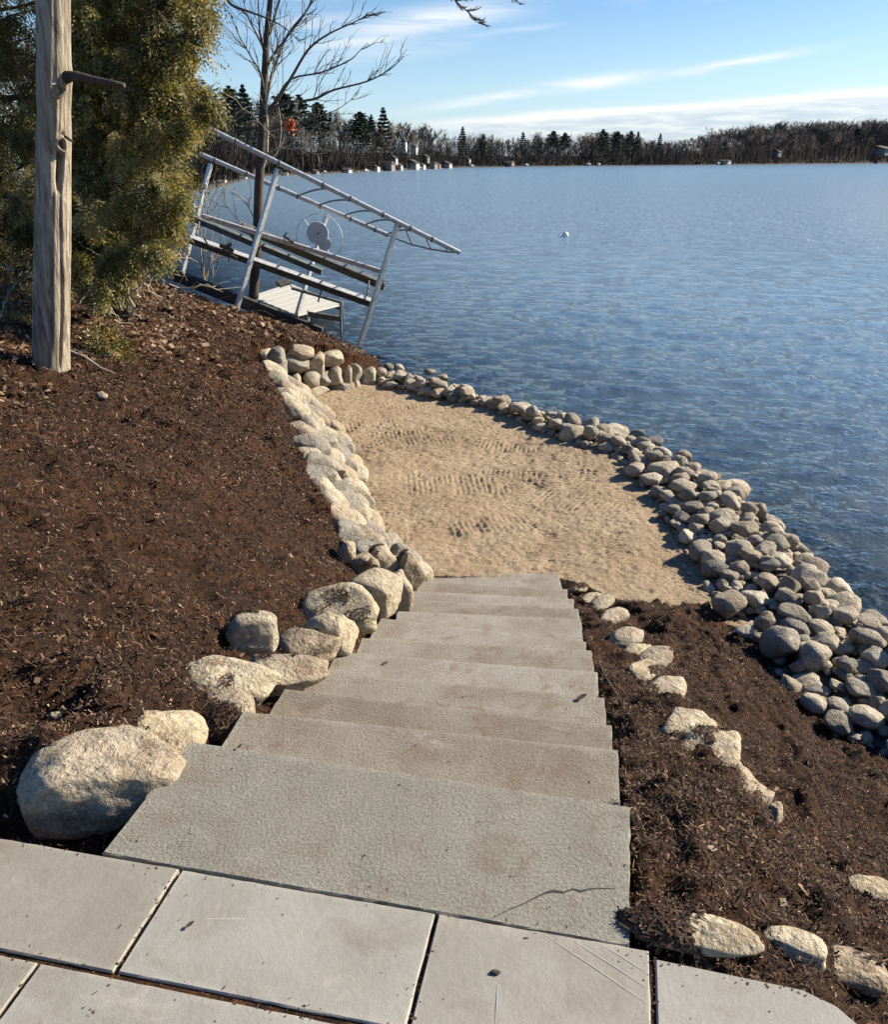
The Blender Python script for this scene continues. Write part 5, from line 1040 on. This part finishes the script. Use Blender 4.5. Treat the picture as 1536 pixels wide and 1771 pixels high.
leafy('dry_leaf', 'tiny dark leaf on the middle of a step halfway down', P(660, 1150, -.6), .03, .3)
# grit, needles and crumbs of mulch on the pavers and treads
r_ = np.random.RandomState(91); C_, A_, B_, N_ = [], [], [], []
def crumb(p, lo, hi):
    an_ = r_.uniform(0, 6.28); L = lo + (hi - lo) * r_.rand() ** 3; w = r_.uniform(.0007, .0022); C_.append(p + (0, 0, .0012)); A_.append(np.array((math.cos(an_), math.sin(an_), r_.normal(0, .15))) * L / 2); B_.append(np.array((-math.sin(an_), math.cos(an_), 0)) * w)
for _ in range(520):
    al, ac = r_.uniform(.5, 1.28), r_.uniform(-1.4, .5)
    if r_.rand() < .86:
        j = r_.randint(0, 6); al, ac = [(r_.normal(1.289, .010), ac), (r_.normal(1.014, .010), r_.uniform(-1.4, .165)), (al, r_.normal(-.886, .008)), (al, r_.normal(-.283, .008)), (al, r_.normal(.172, .009)), (r_.normal(1.275, .02), r_.uniform(.1, .5))][j]
    crumb(SW(al, ac), .002, .010)
for _ in range(1000):
    i = r_.randint(0, 12); f = r_.beta(.45, .45) if r_.rand() < .75 else r_.rand(); q0 = FL[i] + (FR[i] - FL[i]) * np.clip(f, .01, .99); q0[2] = -.15 * i + .001; crumb(q0 - SW(r_.uniform(.012, .38 if i else .4), 0), .002, .009)
tag(quads_obj('grit', np.array(C_), np.array(A_), np.array(B_), r_.rand(len(C_)) * .9, M['shred'], fold=1), kind='stuff')
mb = MB(); c_ = P(857, 1682, .003); Vr, Fr = rock_shape(77, 3, 4, .25, .06); o = obj('mud_clod', Vr * np.array((.011, .007, .004)) + c_, Fr, M['crack'], None, loc=c_, smooth=True); tag(o, 'small dark mud clod on the paver below the crack', 'clod')
by = P(978, 409, ZW); buoy = thing('buoy', 'small round white mooring buoy floating alone on the lake', 'buoy', by)
Vr, Fr = ICO[3]; obj('float', Vr * .16 + by + (0, 0, .07), Fr, M['white'], buoy, smooth=True); mb = MB(); mb.tube([by + (0, 0, .2), by + (0, 0, .27)], .025, 6); mb.build('ring', M['alu_dark'], buoy)

# ------------------------------------------------------------------ far shore: land, wood, houses, boats
SH = [(60, 400), (200, 365), (300, 345), (360, 328), (400, 318), (440, 306), (500, 303), (570, 300), (640, 297), (700, 294), (800, 290), (900, 288.4), (1000, 287.2), (1100, 286.5), (1200, 286), (1300, 285), (1400, 284), (1536, 282.7), (1700, 282), (2000, 281.6), (2400, 281.6)]
su = np.array([p[0] for p in SH], float); sv = np.array([p[1] for p in SH], float)
def shore_d(u): 
    v = np.interp(u, su, sv); return P(u, v, ZW)
def hillz(u, k):
    """land height at k times the shore distance"""
    top = np.interp(u, [200, 400, 560, 700, 900, 1150, 1260, 1400, 1536, 2400], [5, 5.5, 5, 5, 5, 7, 15, 26, 36, 36]); t = np.clip((k - 1) / .35, 0, 1); return ZW + .25 + .9 * np.clip((k - 1) / .01, 0, 1) + top * t ** .8
us_ = np.linspace(60, 2400, 150); ks = [.992, 1.0, 1.01, 1.03, 1.07, 1.12, 1.2, 1.35, 1.7]; V_ = []
for k in ks:
    for u in us_: p = shore_d(u); V_.append((p[0] * k, p[1] * k, hillz(u, k) if k > 1 else (ZW - .4 if k < 1 else ZW + .15)))
I = np.arange(len(ks) * 150).reshape(len(ks), 150); tag(obj('far_shore', V_, np.stack([I[:-1, :-1].ravel(), I[:-1, 1:].ravel(), I[1:, 1:].ravel(), I[1:, :-1].ravel()], 1), M['farland'], smooth=True), kind='structure')
SKY = [(60, 150), (300, 165), (400, 152), (440, 158), (520, 180), (560, 188), (620, 196), (700, 208), (760, 224), (850, 233), (900, 238), (960, 232), (1040, 226), (1100, 233), (1150, 243), (1200, 234), (1260, 218), (1330, 210), (1440, 208), (1536, 205), (2400, 205)]
ku = np.array([p[0] for p in SKY], float); kv = np.array([p[1] for p in SKY], float)

def bare_tree_shape(seed, dens=1.0, lite=False):
    r_ = random.Random(seed); segs = []
    def grow(p, d, L, w, lev):
        e = p + d * L; segs.append((p, e, w, w * .55 if lev < 3 else w * .3))
        if lev >= (3 if lite else 4): return
        n = ([0, 6, 5, 3] if lite else [0, 4, 4, 3])[lev] if lev else int(9 * dens)
        for i in range(n):
            t = r_.uniform(.30, 1.0) if lev == 0 else r_.uniform(.25, 1); s = p + d * L * t; a_ = r_.uniform(0, 6.28); up = .95 if lev == 0 else .55
            nd = np.array((math.cos(a_), math.sin(a_), up + r_.uniform(-.1, .5))) * (1 - .35 * lev / 3) + d * .6; nd /= np.linalg.norm(nd); grow(s, nd, L * (r_.uniform(.30, .46) if lev == 0 else r_.uniform(.4, .68)) * (1.15 - .5 * t if lev == 0 else 1), w * .42, lev + 1)
    grow(np.zeros(3), np.array((r_.uniform(-.04, .04), 0, 1.0)), .86, .014, 0)
    n = len(segs); A_ = np.array([s[0] for s in segs]); B_ = np.array([s[1] for s in segs]); wa = np.maximum(np.array([s[2] for s in segs]), .0038 if lite else .0028); wb = np.maximum(np.array([s[3] for s in segs]), .0024 if lite else .0016)
    d = unit(B_ - A_); s1 = unit(np.cross(d, np.array((.31, .87, .12)))); s2 = np.cross(d, s1); V_ = []
    for k in range(3): an = 2.094 * k; V_.append(A_ + (s1 * math.cos(an) + s2 * math.sin(an)) * wa[:, None])
    for k in range(3): an = 2.094 * k; V_.append(B_ + (s1 * math.cos(an) + s2 * math.sin(an)) * wb[:, None])
    V_ = np.stack(V_, 1).reshape(-1, 3); b = np.arange(n)[:, None] * 6; thick = wa > .0045; Fq = np.concatenate([(b if k == 0 else b[thick]) + np.array([[k, (k + 1) % 3, (k + 1) % 3 + 3, k + 3]]) for k in range(3)]); m = V_[:, 2].max(); return V_ / m, Fq
def pine_shape(seed, ragged=.4, low=.18, wide=.22, pts=380):
    r_ = np.random.RandomState(seed); n = pts; t = r_.rand(n) ** .8; lay = np.round(t * 13) / 13 + r_.normal(0, .012, n); z = low + (1 - low) * lay; az_ = r_.uniform(0, 6.28, n)
    w = wide * ((1 - lay) ** .75 + .04) * (1 + ragged * np.sin(az_ * 2 + lay * 23 + seed) * .7 + ragged * r_.normal(0, .25, n)); rad = w * r_.uniform(.1, 1, n) ** .6
    c = np.stack([np.cos(az_) * rad, np.sin(az_) * rad, z + rad * .12], 1); A_ = unit(np.stack([np.cos(az_) + r_.normal(0, .4, n), np.sin(az_) + r_.normal(0, .4, n), r_.normal(.15, .3, n)], 1)) * r_.uniform(.018, .042, n)[:, None]; B_ = unit(np.cross(A_, r_.normal(size=(n, 3)))) * r_.uniform(.008, .02, n)[:, None]
    V_ = np.stack([c - A_, c - B_, c + A_, c + B_], 1).reshape(-1, 3); return V_, np.arange(n * 4).reshape(n, 4)
def stick_shape(w=.012):
    mb = MB(); mb.tube([(0, 0, -.02), (.004, 0, .5), (0, 0, .97)], [w, w * .7, w * .15], 5); return np.array(mb.V), mb.F
BT = [bare_tree_shape(600 + k, 1.0, True) for k in range(8)]
PT = [pine_shape(700 + k, [.35, .6, .8, .5, .9][k], [.12, .35, .5, .2, .45][k], [.20, .24, .26, .17, .22][k]) for k in range(5)]
def far_spot(u, k): p = shore_d(u); return np.array((p[0] * k, p[1] * k, float(hillz(u, k)) - .1))
q_ = random.Random(31)
wv_, wf_, pv_, pf_, rv_, rf_ = [], [], [], [], [], []; nw = npn = nr_ = 0
def sky_h(u, k, j): 
    p = far_spot(u, k); v = np.interp(u, ku, kv) + j; return D(u, v, p[1])[2] - p[2]
for row, (k, dens, jit0, jit1) in enumerate([(1.012, 1.9, 30, 62), (1.03, 1.6, 18, 45), (1.06, 1.5, 8, 32), (1.10, 1.5, 2, 22), (1.16, 1.4, -3, 14), (1.24, 1.2, -5, 10), (1.33, 1.0, -6, 8)]):
    u = 110.0
    while u < 1900:
        d = np.linalg.norm(shore_d(u)[:2]); j = q_.uniform(jit0, jit1) * (.55 if u > 1150 else .9 if u < 850 else .6); h = sky_h(u, k, j)
        step_px = 5.0 / d * 1500 / dens
        if h > 3.0:
            p = far_spot(u, k * q_.uniform(.995, 1.01)); an = q_.uniform(0, 6.28); R_ = np.array([[math.cos(an), -math.sin(an), 0], [math.sin(an), math.cos(an), 0], [0, 0, 1]])
            con = q_.random() < (.34 if u < 760 else .28 if u < 1150 else .05)
            if con: V_, F_ = PT[q_.randrange(5)]; hh = h * q_.uniform(.85, 1.0); V_ = (V_ * np.array((1.05, 1.05, 1)) * hh) @ R_.T + p; pv_.append(V_); pf_.append(F_ + npn); npn += len(V_)
            else:
                V_, F_ = BT[q_.randrange(8)]; V_ = (V_ * np.array((1.15, 1.15, 1)) * h) @ R_.T + p
                if q_.random() < .5: wv_.append(V_); wf_.append(F_ + nw); nw += len(V_)
                else: rv_.append(V_); rf_.append(F_ + nr_); nr_ += len(V_)
        u += step_px * q_.uniform(.6, 1.4)
# saplings and brush that close the wood near the ground
r_ = np.random.RandomState(44); n = 60000; uu = r_.uniform(110, 1900, n); kk = 1.0015 + .09 * r_.rand(n) ** 1.6; dd = np.array([shore_d(u)[:2] for u in np.linspace(100, 1950, 400)]); px_ = np.interp(uu, np.linspace(100, 1950, 400), dd[:, 0]) * kk; py_ = np.interp(uu, np.linspace(100, 1950, 400), dd[:, 1]) * kk; pz_ = hillz(uu, kk) - .2
hh = np.clip(r_.gamma(2.2, 1.5, n) * (1 + (kk - 1) * 22) * np.clip(.9 + .9 * fbm(v3(uu / 30, kk * 20), 3, 2), .3, 2), .5, 15) * (.6 + .4 * (uu > 800)); ln = r_.normal(0, .24, (n, 2)) * hh[:, None]; w_ = np.where(hh < 3, .26, .10) * (py_ / 450 + .4)
C0 = np.stack([px_ + ln[:, 0] / 2, py_ + ln[:, 1] / 2, pz_ + hh / 2], 1); A_ = np.stack([ln[:, 0] / 2, ln[:, 1] / 2, hh / 2], 1); B_ = unit(np.stack([np.ones(n), r_.normal(0, .8, n), np.zeros(n)], 1)) * (w_ * .5)[:, None]
M['brush'] = attr_mat('far_brush', [(0, (0.016, 0.014, 0.013)), (.6, (0.038, 0.030, 0.026)), (.88, (0.065, 0.050, 0.042)), (1, (0.14, 0.115, 0.095))])
tag(quads_obj('far_brush', C0, A_, B_, r_.rand(n), M['brush']), kind='stuff')
tag(obj('far_wood', np.concatenate(wv_), np.concatenate(wf_), M['farbark']), kind='stuff')
print('far quads', sum(len(f) for f in wf_ + rf_ + pf_))
tag(obj('far_wood', np.concatenate(rv_), np.concatenate(rf_), M['farbark2']), kind='stuff')
tag(obj('far_wood', np.concatenate(pv_), np.concatenate(pf_), M['pine']), kind='stuff')
# individual trees that stand out
sv_, sf_ = stick_shape(); stick_me = mesh_data('trunk', sv_, sf_, M['farbark']); pine_me = [mesh_data('crown', V_, F_, M['pine']) for V_, F_ in [pine_shape(800 + k, [.35, .6, .8, .5, .9][k], [.12, .35, .5, .2, .45][k], [.20, .24, .26, .17, .22][k], 1500) for k in range(5)]]; bare_me = [mesh_data('crown', *bare_tree_shape(650 + k), M['farbark2']) for k in range(4)]
def far_tree(u, vtop, k, shape, lab, conifer=True, wide=1.0):
    p = far_spot(u, k); h = D(u, vtop, p[1])[2] - p[2]; t_ = thing('pine_tree' if conifer else 'far_bare_tree', lab, 'tree', p, 'trees standing out along the far shore'); t_.scale = (h * wide, h * wide, h); t_.rotation_euler = (0, 0, u)
    for me, nm in ((stick_me, 'trunk'), ((pine_me if conifer else bare_me)[shape % (5 if conifer else 4)], 'crown')):
        o = bpy.data.objects.new(nm, me); COL.objects.link(o); o.parent = t_
    return t_
for u, v, k, s_, lab, w in [(665, 187, 1.04, 0, 'tall pointed dark pine, the highest conifer right of the bare tree', 1.0), (410, 150, 1.05, 1, 'big dark conifer just left of the bare tree trunk', 1.1), (432, 148, 1.08, 3, 'second dark conifer touching the bare tree trunk on its left', 1.0), (498, 160, 1.05, 2, 'rounded dark pine behind the orange leaf clump', 1.2), (525, 165, 1.08, 1, 'dark pine right of the orange leaf clump', 1.1),
        (555, 178, 1.06, 2, 'ragged pine midway between the orange leaves and the tall pointed pine', 1.1), (625, 194, 1.05, 4, 'broad low pine just left of the tall pointed pine', 1.3), (645, 199, 1.07, 3, 'slim conifer tucked against the tall pointed pine', .9), (800, 220, 1.02, 0, 'slim dark spire conifer right of the white houses', .9), (835, 232, 1.02, 3, 'short dark conifer behind the far left bay end', 1.1),
        (903, 229, 1.02, 0, 'left of the two dark spruces at the middle of the far shore', 1.0), (955, 227, 1.03, 2, 'flat topped pine near the middle of the far shore', 1.2), (975, 230, 1.02, 4, 'flat topped pine right beside its taller twin', 1.2), (1040, 224, 1.02, 1, 'layered pine with open branches above the stored boats', 1.2), (1065, 228, 1.03, 2, 'shorter pine right of the layered open pine', 1.2),
        (1088, 227, 1.03, 4, 'two headed pine left of the low gap in the wood', 1.0), (1100, 228, 1.03, 3, 'narrow pine touching the two headed pine', 1.0), (1138, 231, 1.02, 3, 'lone narrow conifer at the lowest gap in the far wood', .9), (1474, 222, 1.02, 2, 'dark conifer beside the large house on the right', 1.0), (930, 236, 1.02, 0, 'right of the two dark spruces at the middle of the far shore', 1.0)]:
    far_tree(u, v, k, s_, lab, True, w)
for i, (u, v, k, lab) in enumerate([(690, 206, 1.1, 'bare tree right of the tall pointed pine'), (735, 210, 1.1, 'bare tree above the tall white house'), (925, 226, 1.05, 'pale bare tree between the two dark spruces'), (1010, 230, 1.05, 'bare round crowned tree left of the layered pine'), (1225, 218, 1.1, 'first tall bare tree where the right hill begins'), (1290, 206, 1.15, 'broad bare tree on the left crest of the right hill'),
        (1350, 205, 1.2, 'bare tree on the crest of the right hill, left of its middle'), (1410, 205, 1.2, 'bare tree on the crest of the right hill, at its middle'), (1500, 200, 1.15, 'tall bare tree above the large house'), (1526, 201, 1.15, 'tall bare tree at the right edge of the photo')]):
    far_tree(u, v, k, i, lab, False, 1.3)

def house(u, vb, wpx, hpx, k, wall_m, lab, gable=True, wins=3, roofpx=None, storeys=1, cat='house'):
    p = far_spot(u, k); p = np.array(P(u, vb, p[2])) if False else p; Yh = p[1]; base = D(u, vb, Yh); s = px_m(1, Yh, vb); w, h = wpx * s * 1.25, hpx * s * .58; rf = (roofpx or hpx * .35) * s; dp = w * .5
    ang = math.atan2(p[0], p[1]) + .5; t_ = thing('house', lab, cat, base, 'houses on the far shore')
    def loc(pts): 
        c, s_ = math.cos(-ang), math.sin(-ang); return [(base[0] + x * c - y * s_, base[1] + x * s_ + y * c, base[2] + z) for x, y, z in pts]
    def bx(x0, x1, y0, y1, z0, z1, name, mat, parent):
        mb = MB(); mb.box(x0, x1, y0, y1, z0, z1); return obj(name, loc(mb.V), mb.F, mat, parent)
    bx(-w / 2, w / 2, 0, dp, -1.2, h, 'wall', M[wall_m], t_)
    e = w * .06
    if gable: Vv = [(-w / 2 - e, -e, h), (w / 2 + e, -e, h), (0, -e, h + rf), (-w / 2 - e, dp, h), (w / 2 + e, dp, h), (0, dp, h + rf)]; Fv = [(0, 1, 2), (3, 5, 4), (0, 2, 5, 3), (1, 4, 5, 2), (0, 3, 4, 1)]
    else: Vv = [(-w / 2 - e, -e, h), (w / 2 + e, -e, h), (w / 2 - w * .1, dp / 2, h + rf), (-w / 2 + w * .1, dp / 2, h + rf), (-w / 2 - e, dp, h), (w / 2 + e, dp, h)]; Fv = [(0, 1, 2, 3), (1, 5, 2), (0, 3, 4), (4, 3, 2, 5), (0, 4, 5, 1)]
    obj('roof', loc(Vv), Fv, M['roof'], t_)
    for st_ in range(storeys):
        for i in range(wins):
            x = -w / 2 + w * (i + .5) / wins; ww = w / wins * .30; z0 = h * (st_ + .3) / storeys; z1 = h * (st_ + .8) / storeys
            f = bx(x - ww * 1.25, x + ww * 1.25, -.06, 0.02, z0 - .1, z1 + .1, 'window', M['housewhite'], t_); bx(x - ww, x + ww, -.09, -.05, z0, z1, 'pane', M['pane'], f)
    return t_
for a in [(646, 293, 13, 7, 1.001, 'housewhite', 'small white cottage left of the brown cottage with white windows', True, 2, 3), (687, 291, 12, 8, 1.001, 'housewall', 'narrow grey cottage between the brown and the middle grey cottages', True, 2, 4), (727, 289, 11, 6, 1.001, 'housewhite', 'small white cottage left of the second brown cottage', True, 2, 3), (755, 288.5, 9, 6, 1.001, 'housebrown', 'little brown cottage just left of the last grey one in the row', True, 2, 3), (678, 279, 12, 8, 1.02, 'housewall', 'grey house on the slope left of the tall narrow white house', True, 3, 5), (733, 277, 12, 8, 1.02, 'housebrown', 'brown house on the slope right of the tall narrow white house', True, 3, 5), (698, 258, 7, 19, 1.035, 'housewhite', 'tall narrow white house standing above the shore cottages', True, 1, 8, 3), (715, 262, 9, 11, 1.03, 'housewhite', 'small white house right of the tall narrow one', True, 2, 5, 2), (665, 291, 22, 12, 1.001, 'housebrown', 'brown cottage with white windows near the shore, below the tall white house on its left', False, 4, 5), (709, 289, 20, 11, 1.001, 'housegrey' if False else 'housewall', 'grey cottage directly below the tall white house', True, 3, 6),
        (742, 289, 18, 9, 1.001, 'housebrown', 'brown cottage second from the right in the shore row', False, 3, 4), (768, 288, 17, 8, 1.001, 'housewall', 'grey cottage at the right end of the shore row', True, 3, 4), (807, 280, 9, 7, 1.015, 'housewhite', 'lone small white house past the end of the shore row', True, 2, 3), (592, 298, 20, 8, 1.001, 'housewall', 'low grey boathouse with pale frame left of the white cover', False, 3, 3),
        (1505, 267, 42, 15, 1.03, 'houseblue', 'large slate blue house with white windows on the right far shore', True, 6, 7, 2), (1336, 269, 18, 10, 1.03, 'houseblue', 'dim slate green house half hidden in the right wood', True, 3, 6), (1250, 281, 17, 4.5, 1.001, 'housewall', 'low grey boathouse at the waterline of the right shore', False, 3, 2), (878, 283, 14, 4.5, 1.001, 'housebrown', 'low brown boathouse near the middle of the far shore', False, 2, 2), (540, 300, 14, 6, 1.001, 'housebrown', 'little brown hut behind the upper boat lift rail', True, 2, 3)]:
    house(*a[:7], *a[7:])
def boat(u, vb, lpx, k, lab, cover=True):
    p = shore_d(u) * np.array((k, k, 1)); s = px_m(1, p[1], vb); L = lpx * s; c = D(u, vb, p[1]); t_ = thing('stored_boat', lab, 'boat', c, 'boats and covers along the far shore'); V_, F_ = [], []
    for i, (x, w, zb) in enumerate([(-.5, .14, .02), (-.3, .17, 0), (0, .18, 0), (.3, .12, .02), (.5, .01, .1)]):
        V_ += [c + np.array((x * L, -w * L, .16 * L)), c + np.array((x * L, -w * L * .5, zb * L)), c + np.array((x * L, w * L * .5, zb * L)), c + np.array((x * L, w * L, .16 * L))]
    for i in range(4):
        for j in range(3): F_.append((4 * i + j, 4 * i + j + 1, 4 * i + j + 5, 4 * i + j + 4))
    F_ += [(3, 2, 1, 0), (16, 17, 18, 19)]; obj('hull', V_, F_, M['white'], t_)
    if cover:
        V_, F_ = [], []
        for x, w, h in [(-.5, .13, .2), (-.25, .16, .34), (.1, .16, .36), (.42, .05, .2)]: V_ += [c + np.array((x * L, -w * L, .165 * L)), c + np.array((x * L, 0, h * L)), c + np.array((x * L, w * L, .165 * L))]
        for i in range(3): F_ += [(3 * i, 3 * i + 3, 3 * i + 4, 3 * i + 1), (3 * i + 1, 3 * i + 4, 3 * i + 5, 3 * i + 2)]
        F_ += [(0, 1, 2), (11, 10, 9)]; obj('cover', V_, F_, M['white'], t_)
for u, v, l, k, lab in [(630, 299, 20, 1.004, 'white shrink wrapped boat on the left far shore, left of the brown cottage'), (1018, 285.5, 10, 1.001, 'left one of two white covered boats at the middle of the far shore'), (1035, 285.5, 10, 1.001, 'right one of two white covered boats at the middle of the far shore'), (910, 287, 11, 1.001, 'white boat right of the low brown boathouse'), (815, 289, 12, 1.001, 'white boat on the beach below the lone small white house'),
        (676, 295, 12, 1.002, 'white boat on the beach below the brown cottage'), (724, 292, 12, 1.002, 'white boat on the beach below the small white house'), (752, 291, 10, 1.002, 'white boat on the beach below the brown cottage near the row end'), (560, 299, 12, 1.004, 'pale boat left of the low grey boathouse'), (1242, 283.5, 9, 1.001, 'small pale boat by the boathouse on the right shore'), (770, 290, 9, 1.002, 'small white boat under the grey cottage at the row end')]: boat(u, v, l, k, lab)
for i, (u, v, w, h) in enumerate([(374, 316, 30, 3), (412, 309, 26, 3), (486, 303, 22, 5), (612, 300, 16, 5), (648, 298, 14, 4), (690, 295, 18, 5), (706, 294, 12, 4), (738, 292.5, 12, 4), (789, 290, 10, 3)]):
    p = shore_d(u); base = D(u, v, p[1] * 1.001); s = px_m(1, p[1], v); t_ = thing('stored_dock', ['low pale dock section at the near end of the left shore, under the upper rail', 'pale dock section on the left shore behind the bare tree', 'dock stack on the shore below the orange leaf clump', 'dock stack between the low grey boathouse and the shrink wrapped boat', 'dock stack just right of the shrink wrapped boat', 'dock stack below the tall white house', 'narrow dock stack below the grey cottage', 'dock stack left of the brown cottage near the row end', 'last dock stack at the right end of the cottage row'][i], 'dock sections', base, 'dock stacks on the left far shore')
    for j in range(2): mb = MB(); mb.box(base[0] - w * s / 2, base[0] + w * s / 2, base[1], base[1] + 1.2, base[2] + j * h * s * .5, base[2] + j * h * s * .5 + .18); mb.build('deck_panel', M['deck'], t_)
    for x in (-.45, 0, .45): mb = MB(); mb.tube([base + (x * w * s, .1, -.3), base + (x * w * s, .1, h * s * .9)], .05, 5); mb.build('leg', M['deck'], t_)
